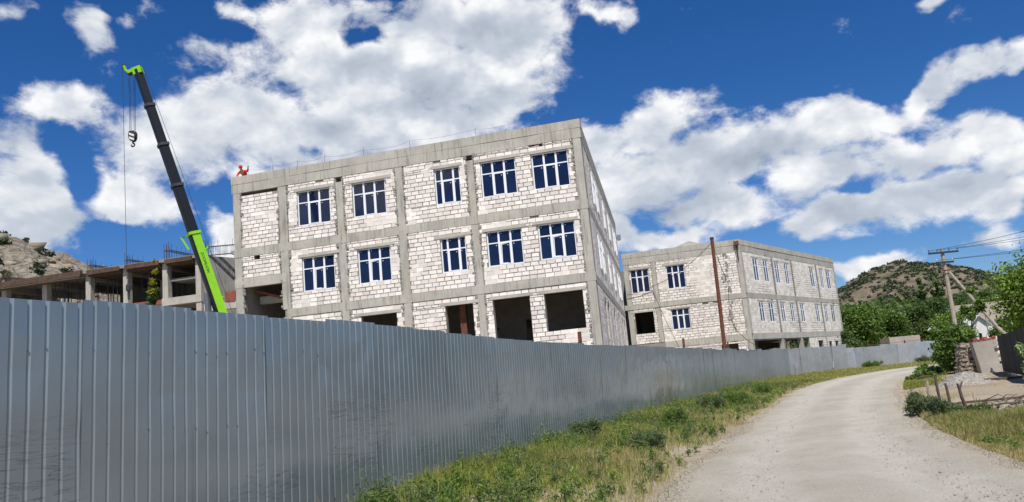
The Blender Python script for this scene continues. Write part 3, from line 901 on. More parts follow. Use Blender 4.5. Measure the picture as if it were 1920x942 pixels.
# reinforcement standing out of the roof and the line strung along it
q = MB()
for u in (-.75, -.55, -.32, -.12):
    q.tube([(u, .12, ZT - .05), (u + rA.uniform(-.03, .03), .12, ZT + .42 + rA.uniform(-.05, .12))], .010, 4)
for u in (-5.6, -9.4, -12.2, -14.6, -16.3, -17.9, -19.5):
    q.tube([(u, .1, ZT - .05), (u + rA.uniform(-.05, .05), .1, ZT + rA.uniform(.32, .52))], .010, 4)
tag(q.build('reinforcing_bars', M['rebar'], bA), kind='stuff')
q = MB(); pth = []
us_ = [-19.9, -19.5, -17.9, -16.3, -14.6, -12.2, -9.4, -5.6, -3.6]
for a, b in zip(us_[:-1], us_[1:]):
    for k in range(6):
        t = k / 6; pth.append((a + (b - a) * t, .1, ZT + .34 - .10 * math.sin(math.pi * t) + (.08 if a > -10 else 0)))
q.tube(pth, .005, 4); q.build('safety_line', M['wire'], bA)
lamp = FS(SLEN - 2.4, -.4, 13.3)
q = MB(); q.box(lamp[0] - .28, lamp[0] + .06, lamp[1] - .2, lamp[1] + .2, 12.75, 13.2); q.box(lamp[0] - .5, lamp[0] - .28, lamp[1] - .08, lamp[1] + .08, 12.9, 13.0)
q.build('air_vent_box', M['zinc'], bA)

# ---- building B: the two and a half storey block further along
B_AZ = R(-15.07)
bB = thing('unfinished_building', 'smaller pale block building further down the road, standing on open concrete columns', 'building', (20.03, 70.0, 0), B_AZ)
rB = random.Random(5)
eyeB = Matrix.Rotation(-B_AZ, 3, 'Z') @ (EYE - Vector((20.03, 70.0, 0)))
FB = Frame(0, 0, 0); FY = Frame(0, 0, R(52.6 + 15.07)); YL = 27.5; XL = -10.4
Zt, Zp, Zb, Zm, Zmt, Zl, Zlt = 12.18, 11.68, 11.12, 6.98, 7.43, 3.32, 3.85
bw = [(-9.85, -8.17, 8.45, 10.6), (-6.59, -4.96, 8.48, 10.6)]
bw2 = [(-6.6, -4.98, 4.81, 6.67)]
bop = [(-9.84, -8.16, 4.74, 6.66)]
low = [(-5.4, -4.2, .2, 2.9), (-2.6, -1.2, .2, 3.1)]
opB = bw + bw2 + bop + low
colB = [(XL, -9.97), (-7.85, -7.5), (-.35, .02)]
panB = []
for a, b in zip(colB[:-1], colB[1:]):
    panB += [(a[1], b[0], Zmt, Zb), (a[1], b[0], Zlt, Zm)]
    panB += [(a[1], b[0], .1, Zl)]
def flB(u, z):
    k = math.sin(u * 1.7 + 1) + math.sin(z * 1.9 + u * .5)
    if z > 8.9 and -4.9 < u < -2.2: k += 1.4
    if z < 7 and u > -4.9: k -= 1.5
    if z < 4.7: k += 1.2
    return k > .9
shell(bB, FB, panB, opB, .03, XL, .02, .1, 11.6, M['block_b'], rB, 300, flB, eyeB, H=.225, L=.46)
for a, b in colB:
    for z0, z1 in ((.0, Zl), (Zlt, Zm), (Zmt, Zb)): member(bB, 'column', FB, a, b, -.012, .34, z0 - .01, z1 + .01, M['concrete'], .008)
beam_run(bB, FB, 'roof_beam', [XL - .03, -8.0, -5.1, -2.2, .05], Zb, Zp, -.022, M['concrete'], rB)
beam_run(bB, FB, 'parapet', [XL - .05, -8.6, -6.2, -4.4, -1.9, .07], Zp + .02, Zt, -.036, M['concrete'], rB)
beam_run(bB, FB, 'floor_beam', [XL - .25, -7.6, -3.0, .05], Zm, Zmt, -.05, M['concrete'], rB)
beam_run(bB, FB, 'floor_beam', [-7.4, -3.6, .05], Zl, Zlt, -.03, M['concrete'], rB)
for o in bw + bw2 + bop:
    member(bB, 'lintel', FB, o[0] - .3, o[1] + .35, -.028, .3, o[3] + .004, o[3] + .15, M['concrete_pale'], .008)
for o in bw + bw2: add_window(bB, FB, o, 3, .68, False, .10)
# damp mortar run down the end of the blockwork
q = MB()
for k in range(70):
    z = 4.0 + 7 * rB.random(); u = -1.35 + .12 * math.sin(z * 2) + rB.gauss(0, .09 + (.25 if 8 < z < 9 else 0))
    if Zm - .1 < z < Zmt + .1: continue
    q.box(u - rB.uniform(.04, .11), u + rB.uniform(.04, .11), -.024 - rB.uniform(0, .012), .02, z, z + rB.uniform(.08, .24), FB, .5, .02, rB)
tag(q.build('mortar_smears', M['mortar'], bB), kind='stuff')
yw = [(2.6, 3.8), (5.15, 6.3), (8.15, 9.3), (10.8, 11.9), (18.5, 19.8), (21.9, 22.95), (24.1, 25.5)]
yw2 = [(2.7, 3.9), (5.05, 6.35), (8.2, 9.35), (10.85, 11.95), (13.85, 15.0), (18.65, 19.85), (21.65, 22.7), (24.0, 25.3)]
yo = [(a, b, 8.55, 10.7) for a, b in yw]; yo2 = [(a, b, 4.82, 6.72) for a, b in yw2]
ylow = [(.55, 7.4, -.1, 3.2), (8.25, 12.75, -.1, 3.2), (13.5, 15.2, -.1, 3.2), (18.0, 19.6, .6, 2.9), (21.6, 22.6, .6, 2.8), (23.8, 24.9, .6, 2.8)]
opY = yo + yo2 + ylow
colY = [(.04, .45), (7.35, 7.75), (12.75, 13.15), (20.6, 21.0), (YL - .4, YL)]
panY = []
for a, b in zip(colY[:-1], colY[1:]): panY += [(a[1], b[0], Zmt, Zb), (a[1], b[0], Zlt, Zm)]
panY.append((15.2, 20.6, .0, Zl)); panY.append((21.0, YL - .4, .0, Zl))
shell(bB, FY, panY, opY, .026, .36, YL, -.1, 11.6, M['block_b'], rB, 0, lambda u, z: math.sin(u * .9) + math.sin(z * 1.4 + u * .3) > -.2, eyeB, H=.225, L=.5)
for a, b in colY:
    for z0, z1 in ((-.1, Zl), (Zlt, Zm), (Zmt, Zb)): member(bB, 'column', FY, a, b, -.014, .34, z0 - .01, z1 + .01, M['concrete_grey' if z0 > 0 and a > 5 and a < 24 else 'concrete'], .008)
beam_run(bB, FY, 'roof_beam', [.36, 4.0, 9.5, 15.5, 21.2, YL + .03], Zb, Zp, -.022, M['concrete'], rB)
beam_run(bB, FY, 'parapet', [.36, 3.1, 8.3, 14.0, 20.1, YL + .05], Zp + .02, Zt, -.05, M['concrete_pale'], rB)
beam_run(bB, FY, 'floor_beam', [.36, 7.5, 12.9, 20.8, YL + .03], Zm, Zmt, -.022, M['concrete'], rB)
beam_run(bB, FY, 'floor_beam', [.36, 7.5, 12.9, 20.8, YL + .03], Zl, Zlt, -.03, M['concrete_pale'], rB)
for o in yo + yo2:
    member(bB, 'lintel', FY, o[0] - .25, o[1] + .25, -.02, .3, o[3] + .004, o[3] + .15, M['concrete_pale'], .006)
    add_window(bB, FY, o, 2, .68, False, .02)
fy = FY(YL - .35, .35, 0); fy2 = FY(YL - .35, 14, 0)
ft = [(XL + .3, .35), (-.3, .35), (fy[0], fy[1]), (fy2[0], fy2[1]), (XL + .3, 16)]
for z0, z1, nm in ((11.1, 11.35, 'roof_slab'), (7.0, 7.2, 'floor_slab'), (3.4, 3.6, 'floor_slab'), (-.12, .05, 'floor_slab')): slab(bB, nm, ft, z0, z1, M['concrete_grey'])
q = MB(); q.box(XL, XL + .3, .35, 16, .1, 12.1); q.box(XL + .3, fy2[0], 15.6, 15.9, .1, 12.1); q.box(XL - 7, XL - .02, 3.2, 3.5, -.2, 11.0); q.build('rear_wall', M['concrete_grey'], bB)  # third box is a wall added to darken the gap beside building A
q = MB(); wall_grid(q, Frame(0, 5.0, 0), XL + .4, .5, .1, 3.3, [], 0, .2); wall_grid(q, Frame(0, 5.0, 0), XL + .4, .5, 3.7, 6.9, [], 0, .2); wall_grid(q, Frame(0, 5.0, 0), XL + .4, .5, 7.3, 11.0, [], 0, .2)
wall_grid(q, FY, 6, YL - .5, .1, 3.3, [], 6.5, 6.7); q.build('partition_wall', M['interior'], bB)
q = MB(); q.poly([(-6.3, .3, 12.0), (-2.4, .3, 12.0), (-4.3, .3, 12.62), (-6.3, 4.5, 12.0), (-2.4, 4.5, 12.0), (-4.3, 4.5, 12.62)], [(0, 1, 2), (5, 4, 3), (0, 2, 5, 3), (1, 4, 5, 2), (0, 3, 4, 1)])
q.build('roof_hatch', M['concrete_pale'], bB)
q = MB(); q.tube([(-.22, -.10, 11.75), (-.22, -.10, 10.3)], .05, 6); q.build('downpipe', M['dark_steel'], bB)
q = MB(); q.box(-.42, -.02, -.28, -.06, 11.68, 11.98, None, .5, .03); q.build('gutter_box', M['rust'], bB)

# ---- building C: concrete skeleton behind the crane
bC = thing('concrete_skeleton', 'bare concrete frame of a building under construction, props and rebar, left of the big block', 'building', (-27.21, 62.0, 0), A_AZ)
rC = random.Random(9)
FC = Frame(0, 0, 0)
cu = [-23.3, -19.4, -15.85, -11.72, -7.42, -3.85, -.16, 2.83, 6.4, 10.2]
DEEP = 9.0
for u in cu:
    for dpt in (0, 4.4, 8.8):
        w = .23
        q = MB(); q.box(u - w, u + w, dpt, dpt + .5, -.2, 13.22 if u < 0 or dpt > 0 else 13.3, None, .5, .012, rC)
        q.build('column', M['concrete'], bC)
slab(bC, 'roof_slab', [(-25, -.35), (-3.3, -.35), (2.9, -.30), (2.9, DEEP), (-25, DEEP)], 13.25, 13.5, M['concrete_grey'])
member(bC, 'roof_slab', FC, 6.0, 11.5, -.3, DEEP, 13.1, 13.35, M['concrete_grey'])
# plywood shuttering still under and along the edge of the slab
for a, b in zip([-25, -19.4, -15.9, -11.8, -7.6][:-1], [-25, -19.4, -15.9, -11.8, -7.6][1:]):
    q = MB(); q.box(a + .02, b - .02, -.62, -.36, 12.98 + rC.uniform(-.03, .03), 13.5, None, .5, .02, rC); q.build('shutter_board', M['formwork'], bC)
    q = MB(); q.box(a + .02, b - .02, -.75, -.15, 12.86, 12.95, None, .5, .02, rC); q.build('shutter_ledger', M['wood_dark'], bC)
for a, b in ((-7.2, -4.1), (-3.6, -.45), (.12, 2.55)):
    q = MB(); q.box(a, b, -.4, -.30, 13.1, 13.45, None, .5, .02, rC); q.build('shutter_board', M['formwork'], bC)
    q = MB(); q.box(a, b, -.2, 4, 12.95, 13.2, None, .5, .02, rC); q.build('shutter_deck', M['formwork'], bC)
for u in cu[:8]:
    q = MB(); q.box(u - .2, u + .2, .5, DEEP, 12.75, 13.24, None, .5); q.build('beam', M['concrete_grey'], bC)
slab(bC, 'floor_slab', [(-25, -.1), (-.45, -.1), (-.45, DEEP), (-25, DEEP)], 9.3, 9.55, M['concrete_grey'])
member(bC, 'floor_beam', FC, -.45, 3.1, -.06, .4, 9.84, 10.42, M['concrete_pale'])
member(bC, 'floor_slab', FC, -.45, 3.1, .4, DEEP, 9.9, 10.1, M['concrete_grey'])
member(bC, 'landing_slab', FC, .12, 2.55, .3, 4.0, 11.75, 11.95, M['concrete_grey'])
member(bC, 'core_wall', FC, .12, 2.55, 4.6, 4.8, 10.2, 13.2, M['concrete_grey'])
q = MB(); q.poly([(3.1, .2, 3), (7.4, 5.5, 3), (7.4, 5.5, 13.0), (3.1, .2, 13.4), (3.35, .05, 3), (7.6, 5.3, 3), (7.6, 5.3, 13.0), (3.35, .05, 13.4)], [(3, 2, 1, 0), (4, 5, 6, 7), (0, 4, 7, 3), (1, 2, 6, 5), (3, 7, 6, 2)])
q.build('shear_wall', M['concrete_grey'], bC)
q = MB(); wall_grid(q, Frame(0, 8.4, 0), -11.4, 3.0, 9.5, 13.2, [], 0, .2); q.build('rear_wall', M['concrete_grey'], bC)  # back wall added and carried left to keep the bays dark
for a, b in ((-6.9, -4.9), (-3.55, -.5)):
    q = MB(); q.box(a, b, .12, .20, 9.5, 10.35, None, .5, .06, rC); q.build('barrier_board', M['red_brick'], bC)
for a in (3.9, 5.2):
    q = MB(); q.box(a, a + .9, -.1, -.02, 9.55, 10.3, None, .5, .03, rC); q.build('barrier_board', M['red_brick'], bC)
member(bC, 'floor_beam', FC, 3.3, 10.2, -.05, .4, 9.0, 9.55, M['concrete_pale'])
q = MB()
for k in range(84):      # telescopic props
    u = rC.uniform(-15, -.6) if k < 70 else rC.uniform(-24, -15); dpt = rC.choice([.5, 1.8, 3.2, 5.5, 7.2])
    q.tube([(u, dpt, 9.5), (u + rC.uniform(-.03, .03), dpt, 11.2)], .05, 5); q.tube([(u, dpt, 11.2), (u, dpt, 13.0)], .035, 5)
tag(q.build('steel_props', M['dark_steel'], bC), kind='stuff')
q = MB()
for a, b in ((-15.4, -12.2), (-11.2, -9.0)):
    q.tube([(a, 7.5, 11.0), (b, 7.5, 11.05)], .06, 4)
    u = a
    while u < b: q.tube([(u, 7.5, 9.5), (u, 7.5, 11.0)], .035, 4); u += .6
q.build('guard_rail', M['black_steel'], bC)
def cage(u, dirv, L_, z0=13.5, h=.85, r=rC):
    """reinforcement cage of a beam not yet cast: long bars tied by stirrups"""
    q = MB(); w = .22
    for su in (-w, w):
        for zz in (.12, h): q.tube([(u + su, .3, z0 + zz), (u + su + dirv[0] * L_, .3 + dirv[1] * L_, z0 + zz)], .04, 4)
    n = int(L_ / .28)
    for k in range(n + 1):
        x, y = u + dirv[0] * k * .28, .3 + dirv[1] * k * .28
        q.tube([(x - w, y, z0 + .1), (x + w, y, z0 + .1), (x + w, y, z0 + h + .03), (x - w, y, z0 + h + .03), (x - w, y, z0 + .1)], .02, 4)
        if k % 2 == 0: q.tube([(x, y, z0), (x + r.uniform(-.04, .04), y, z0 + h + r.uniform(.2, .55))], .012, 4)
    for su in (-w, 0, w):
        for sv in (-.1, .25): q.tube([(u + su, .3 + sv, z0 - .1), (u + su + r.uniform(-.03, .03), .3 + sv, z0 + h + r.uniform(.25, .7))], .018, 4)
    tag(q.build('rebar_cage', M['rebar'], bC), kind='stuff')
for u in (-15.85, -7.42, -3.85, -.16): cage(u, (0.02, 1.0), 8.4, h=.5 if u < -1 else .8)
cage(3.2, (.97, .25), 7.5, 13.3, .8)
cage(6.4, (.95, .3), 4.5, 13.3, .6)

# ------------------------------------------------------------------ mobile crane
CR = Vector((-13.1, 38.4, 0))
crane = thing('mobile_crane', 'black and lime green telescopic crane with its boom raised behind the fence', 'crane', CR)
BASE = Vector((-13.0, 38.0, 2.3)) - CR
TIP = Vector((-17.75, 37.6, 18.50)) - CR
ax = (TIP - BASE).normalized()
side = ax.cross(Vector((0, 1, 0))).normalized()          # across the boom, to the left in the picture is -
if side.x < 0: side = -side
back = side.cross(ax).normalized()
if back.y < 0: back = -back
LB = (TIP - BASE).length
TW = R(38)
e1 = side * math.cos(TW) + back * math.sin(TW)             # edge directions of the box section
e2 = back * math.cos(TW) - side * math.sin(TW)
def boom_box(a, b, w, mats, name, mi_side=None, parent=crane):
    q = MB(); P = []
    ch = w * .16; hw = w / 2
    ring = [(-hw + ch, -hw), (hw, -hw), (hw, hw), (-hw + ch, hw), (-hw, hw - ch), (-hw, -hw + ch)]
    for t in (a, b):
        for x, y in ring: P.append(tuple(BASE + ax * t + e1 * x + e2 * y))
    n = len(ring)
    for i in range(n):
        j = (i + 1) % n
        q.poly([P[i], P[j], P[n + j], P[n + i]], [(0, 1, 2, 3)], .5, 1 if (mi_side is not None and i in mi_side) else 0)
    q.poly(P[:n], [tuple(range(n))[::-1]]); q.poly(P[n:], [tuple(range(n))])
    return q.build(name, mats, parent)
tcol = (Vector((-15.01, 38, 10.11)) - CR - BASE).dot(ax)
secs = [(0, tcol, .47), (tcol - .2, tcol + 2.55, .435), (tcol + 2.4, tcol + 4.75, .405), (tcol + 4.6, tcol + 6.9, .375), (tcol + 6.7, LB, .345)]
for i, (a, b, w) in enumerate(secs):
    boom_box(a, min(b, LB), w, [M['black_steel'], M['green_paint']], 'boom_section', (0, 1) if i == 0 else None)
    if i < 4: boom_box(b - .12, b + .02, w + .09, M['green_paint'] if i == 0 else M['dark_steel'], 'collar')
# which way round: the green sides must face the viewer and lie on the right
def along_b(t, s_=0, d_=0): return BASE + ax * t + side * s_ + back * d_
# lettering on the green side of the base section
fc = bpy.data.curves.new('lettering', 'FONT'); fc.body = 'ZOOMLION'; fc.size = .19; fc.align_x = 'CENTER'; fc.align_y = 'CENTER'; fc.extrude = .003; fc.space_character = 1.05
tmp = bpy.data.objects.new('lettering', fc); COL.objects.link(tmp)
bpy.context.view_layer.update()
lm = bpy.data.meshes.new_from_object(tmp.evaluated_get(bpy.context.evaluated_depsgraph_get()))
bpy.data.objects.remove(tmp)
lm.name = 'lettering'; lm.materials.clear(); lm.materials.append(M['black_steel'])
cands = [(-e2, e1), (e1, -e2)]
viewd = (EYE - (CR + along_b(6))).normalized()
gn = max([-e2, e1], key=lambda v: v.dot(viewd))
GREEN_N = gn
xa = -ax; ya = gn.cross(xa)
cen = along_b((Vector((-14.6, 38, 8.55)) - CR - BASE).dot(ax)) + gn * (.47 / 2 + .004)
lo = link('lettering', lm, crane)
lo.matrix_local = Matrix(((xa.x, ya.x, gn.x, cen.x), (xa.y, ya.y, gn.y, cen.y), (xa.z, ya.z, gn.z, cen.z), (0, 0, 0, 1)))
# boom head with its two sheave brackets
q = MB()
def obox(q, t0, t1, s0, s1, d0, d1, mi=0):
    q.poly([tuple(along_b(t, s, d)) for t in (t0, t1) for s, d in ((s0, d0), (s1, d0), (s1, d1), (s0, d1))], [(0, 3, 2, 1), (4, 5, 6, 7), (0, 1, 5, 4), (1, 2, 6, 5), (2, 3, 7, 6), (3, 0, 4, 7)], .5, mi)
obox(q, LB - .22, LB + .14, -.21, .23, -.17, .17)
obox(q, LB - .03, LB + .12, -.46, -.21, -.13, .13)
q.build('boom_head', M['green_paint'], crane)
q = MB()
jib = [along_b(LB + .03, -.40), along_b(LB + .22, -.55), along_b(LB + .46, -.55)]
q.tube(jib, [.085, .065, .08], 6); q.build('head_arm', M['green_paint'], crane)
def disc(name, c, axis, rad, th, mat, parent=crane, n=16):
    q = MB(); c = Vector(c); axis = axis.normalized()
    q.tube([c - axis * th / 2, c + axis * th / 2], rad, n); return q.build(name, mat, parent)
disc('sheave', along_b(LB + .0, -.38), back, .14, .12, M['dark_steel']); disc('sheave', along_b(LB + .46, -.57), back, .10, .08, M['dark_steel'])
HK = Vector((-18.22, 38.0, 15.25)) - CR
q = MB()
for dx, dy in ((-.14, -.05), (.12, -.05), (-.14, .08), (.12, .08)):
    q.tube([(HK.x + dx, HK.y + dy, 18.75), (HK.x + dx * .8, HK.y + dy, HK.z + .2)], .011, 4)
q.build('hoist_rope', M['wire'], crane)
q = MB()
q.tube([along_b(LB + .46, -.64), Vector((-18.55, 37.9, 8.0)) - CR], .011, 4)
q.tube([along_b(LB + .2, .28, .1), along_b(LB * .5, .42, .2), along_b(.6, .5, .2)], .011, 4)
q.build('hoist_rope', M['wire'], crane)
q = MB()
prof = [(-.13, .25), (.13, .25), (.18, .10), (.16, -.14), (.07, -.27), (-.07, -.27), (-.16, -.14), (-.18, .10)]
for sd in (-.13, .09):
    P = [(HK.x + x, HK.y + sd + dd, HK.z + z) for dd in (0, .04) for x, z in prof]; n = len(prof)
    q.poly(P, [tuple(range(n)), tuple(range(n, 2 * n))[::-1]] + [(i, n + i, n + (i + 1) % n, (i + 1) % n) for i in range(n)])
hb = q.build('hook_block', M['dark_steel'], crane)
q = MB()
for k in (0, 1):     # cream warning stripes
    z0 = HK.z + .16 - k * .2
    q.poly([(HK.x - .13, HK.y - .133, z0), (HK.x - .13, HK.y - .133, z0 - .10), (HK.x + .12, HK.y - .133, z0 - .22), (HK.x + .12, HK.y - .133, z0 - .12), (HK.x - .13, HK.y - .131, z0), (HK.x - .13, HK.y - .131, z0 - .10), (HK.x + .12, HK.y - .131, z0 - .22), (HK.x + .12, HK.y - .131, z0 - .12)], [(0, 1, 2, 3), (7, 6, 5, 4), (0, 4, 5, 1), (2, 6, 7, 3)])
q.build('warning_stripe', M['white_wall'], hb)
disc('sheave', (HK.x, HK.y - .02, HK.z + .08), Vector((0, 1, 0)), .15, .08, M['dark_steel'], hb)
q = MB(); pts = [(HK.x, HK.y, HK.z - .25), (HK.x, HK.y, HK.z - .36)]
for k in range(11):
    th = math.pi / 2 - k / 10 * R(300); pts.append((HK.x + .085 * math.cos(th) , HK.y, HK.z - .45 + .085 * math.sin(th)))
q.tube(pts, [.04, .04] + [.04] * 9 + [.025, .012], 6); q.build('hook', M['dark_steel'], hb)
q = MB(); AX = Vector((-18.50, 37.95, 7.6)) - CR
q.tube([AX + Vector((0, 0, .45)), AX + Vector((0, 0, .25)), AX + Vector((0, 0, .2)), AX + Vector((0, 0, -.05)), AX + Vector((0, 0, -.1)), AX + Vector((0, 0, -.5))], [.04, .07, .13, .13, .06, .05], 8)
q.build('auxiliary_hook', M['dark_steel'], crane)
q = MB(); c0 = along_b(5.05, -.30)
q.tube([c0, Vector((c0.x + .05, c0.y, c0.z - 1.0))], .15, 8); q.tube([Vector((c0.x + .05, c0.y, c0.z - .9)), Vector((c0.x + .12, c0.y, c0.z - 4.2))], .06, 8); q.build('luffing_cylinder', M['chrome'], crane)
obq = MB(); q = obq
q.tube([along_b(tcol - .05, -.28), along_b(tcol + .02, -.62), along_b(tcol - .7, -.45)], .05, 5); q.tube([along_b(tcol - 1.0, .3), along_b(tcol - .9, .46)], .06, 5)
q.tube([along_b(4.6, .28), along_b(4.6, .40)], .05, 5); q.build('boom_bracket', M['green_paint'], crane)
# carrier, behind the fence
q = MB(); q.box(-4.8, 4.0, -1.2, 1.2, .9, 1.35, None, .5); q.build('chassis', M['dark_steel'], crane)
q = MB(); q.box(-4.9, -3.2, -1.22, 1.22, 1.36, 2.2, None, .5, .02); q.box(-1.2, 1.6, -1.0, 1.0, 1.4, 2.2, None, .5, .02); q.build('turret', M['green_paint'], crane)
for x in (-3.9, -2.6, 1.7, 3.0):
    for y in (-1.0, 1.0): disc('wheel', (x, y, .52), Vector((0, 1, 0)), .52, .34, M['black_rubber'], crane)

# ------------------------------------------------------------------ roofer on top of building A
def person(loc, rz):
    root = thing('person', 'person in red workwear bending over the roof edge, an arm raised to the right', 'person', loc, rz)
    V_ = {'pel': (0, 0, .93, .14, .10), 'sp': (.03, -.06, 1.12, .135, .10), 'ch': (.05, -.30, 1.24, .17, .12), 'nk': (.06, -.43, 1.33, .06, .06), 'hd0': (.06, -.50, 1.36, .085, .095), 'hd1': (.06, -.54, 1.47, .07, .08),
          'hl': (-.10, 0, .90, .09, .09), 'kl': (-.12, -.08, .50, .062, .062), 'al': (-.12, .02, .09, .045, .045), 'tl': (-.13, -.15, .04, .045, .03),
          'hr': (.10, 0, .90, .09, .09), 'kr': (.13, -.02, .50, .062, .062), 'ar': (.14, .08, .09, .045, .045), 'tr': (.15, -.09, .04, .045, .03),
          'sl': (-.15, -.34, 1.28, .065, .065), 'el': (-.24, -.44, 1.06, .047, .047), 'wl': (-.16, -.60, .94, .035, .035), 'gl': (-.14, -.65, .90, .04, .025),
          'sr': (.24, -.32, 1.30, .065, .065), 'er': (.40, -.36, 1.22, .047, .047), 'wr': (.50, -.46, 1.38, .035, .035), 'gr': (.53, -.49, 1.45, .04, .025)}
    E_ = [('pel', 'sp'), ('sp', 'ch'), ('ch', 'nk'), ('nk', 'hd0'), ('hd0', 'hd1'), ('pel', 'hl'), ('hl', 'kl'), ('kl', 'al'), ('al', 'tl'), ('pel', 'hr'), ('hr', 'kr'), ('kr', 'ar'), ('ar', 'tr'),
          ('ch', 'sl'), ('sl', 'el'), ('el', 'wl'), ('wl', 'gl'), ('ch', 'sr'), ('sr', 'er'), ('er', 'wr'), ('wr', 'gr')]
    def skinned(name, keys, mat, grow=0.0):
        ks = [k for k in V_ if k in keys]
        me = bpy.data.meshes.new(name)
        me.from_pydata([V_[k][:3] for k in ks], [(ks.index(a), ks.index(b)) for a, b in E_ if a in ks and b in ks], [])
        me.materials.append(mat)
        o = link(name, me, root)
        md = o.modifiers.new('skin', 'SKIN')
        sv = me.skin_vertices[0].data
        for i, k in enumerate(ks):
            sv[i].radius = (V_[k][3] + grow, V_[k][4] + grow); sv[i].use_root = i == 0
        o.modifiers.new('sub', 'SUBSURF').levels = 1
        o.modifiers['sub'].render_levels = 2
        return o
    skinned('body', list(V_), M['skin'])
    skinned('jacket', ['pel', 'sp', 'ch', 'sl', 'el', 'wl', 'sr', 'er', 'wr'], M['red_cloth'], .016)
    skinned('trousers', ['pel', 'hl', 'kl', 'al', 'hr', 'kr', 'ar'], M['dark_cloth'], .014)
    q = MB(); hd = Vector((.06, -.54, 1.49))
    for k in range(6):
        pass
    q.tube([hd + Vector((0, 0, -.02)), hd + Vector((0, 0, .05)), hd + Vector((0, 0, .11)), hd + Vector((0, 0, .135))], [.115, .115, .085, .03], 12); q.build('hat', M['red_cloth'], root)
    for s_ in (-1, 1):      # eyes, nose, ears
        q = MB(); c = hd + Vector((.035 * s_, -.085, -.06)); q.tube([c, c + Vector((0, -.006, 0))], .010, 6); q.build('eye', M['dark_cloth'], root)
        q = MB(); c = hd + Vector((.088 * s_, 0, -.06)); q.tube([c, c + Vector((.012 * s_, 0, 0))], .025, 6); q.build('ear', M['skin'], root)
        hand = Vector(V_['gr' if s_ > 0 else 'gl'][:3]); dr = (hand - Vector(V_['wr' if s_ > 0 else 'wl'][:3])).normalized(); ac = dr.cross(Vector((0, 1, .2))).normalized()
        for k in range(4):
            q = MB(); b0 = hand + ac * (k - 1.5) * .02; L_ = (.07, .08, .075, .055)[k]
            q.tube([b0, b0 + dr * L_ * .55, b0 + dr * L_ + Vector((0, .0, -.015))], [.010, .009, .006], 5); q.build('finger', M['skin'], root)
        q = MB(); b0 = hand - dr * .03 + ac * .04; q.tube([b0, b0 + ac * .03 + dr * .02, b0 + ac * .035 + dr * .055], [.011, .010, .007], 5); q.build('thumb', M['skin'], root)
    return root
pl_ = bA.matrix_world @ Vector((0, 0, 0))
Arot = Matrix.Rotation(A_AZ, 3, 'Z')
pw = Arot @ Vector((-20.12, .75, 0)) + Vector((4.04, 40, 0))
person((pw.x, pw.y, 13.84), A_AZ)

# ------------------------------------------------------------------ poles and wires
up_ = thing('utility_pole', 'leaning-looking wooden utility pole with two crossarms and a raking brace pole', 'utility pole', (31.2, 58.0, 0))
q = MB(); q.tube([(0, 0, -.3), (0, 0, 3.6), (0, 0, 8.3)], [.17, .15, .12], 8); q.build('pole', M['pole'], up_)
q = MB(); q.tube([(3.95, -2.1, -.3), (2.25, -1.2, 2.3), (.12, -.22, 6.55)], [.15, .13, .10], 8); q.build('brace_pole', M['pole'], up_)
for z, x0, x1, y in ((8.0, -1.08, 1.08, -.15), (7.28, -.62, .62, -.15)):
    q = MB(); q.box(x0, x1, y - .06, y + .06, z - .07, z + .07, None, .5, .008); a = q.build('crossarm', M['dark_steel'], up_)
    for x in (x0 + .05, x0 + (x1 - x0) * .30, x1 - (x1 - x0) * .30, x1 - .05):
        if z < 7.5 and abs(x) < .4: continue
        q = MB(); q.tube([(x, y, z + .07), (x, y, z + .16)], .012, 5); q.tube([(x, y, z + .14), (x, y, z + .19), (x, y, z + .25)], [.035, .05, .03], 6); q.build('insulator', M['wire'] if z > 7.5 else M['insul'], a)
q = MB()
for zz in (6.45, 6.7): q.tube([(-.28, -.1, zz), (.28, -.1, zz)], .05, 5)
q.build('clamp', M['rust'], up_)
def wire(p0, p1, sag, label, rad=.012, n=18, group=None):
    p0, p1 = Vector(p0), Vector(p1); q = MB()
    q.tube([tuple(p0.lerp(p1, k / n) - Vector((0, 0, sag * 4 * (k / n) * (1 - k / n))) - p0) for k in range(n + 1)], rad, 4)
    o = q.build('overhead_wire', M['wire']); o.location = p0
    return tag(o, label, 'wire', group)
for x, z, e, lb in ((-1.03, 8.2, (10, 12, 8.6), 'thin black overhead wire from the left end of the upper crossarm'), (1.03, 8.2, (24, 12, 8.2), 'thin black overhead wire from the right end of the upper crossarm'), (-.35, 8.2, (14, 12, 8.0), 'thin black overhead wire from the middle of the upper crossarm'),
                    (-.57, 7.46, (16, 12, 7.2), 'thin black overhead wire from the left end of the lower crossarm'), (.57, 7.46, (22, 12, 6.9), 'thin black overhead wire from the right end of the lower crossarm')):
    wire((31.2 + x, 57.85, z), (e[0] + 22, e[1] + 10, e[2] + .4), .9, lb, .016)
rp = thing('rusty_pole', 'tall thin rust brown steel pole standing in front of the smaller block building', 'pole', (16.2, 64.0, 0))
q = MB(); q.tube([(-.16, 0, -.2), (.0, 0, 11.45)], [.17, .14], 10); q.build('pole', M['rust'], rp)
q = MB(); q.tube([(0, 0, 11.44), (0, 0, 11.62)], .16, 8); q.build('cap', M['dark_steel'], rp)
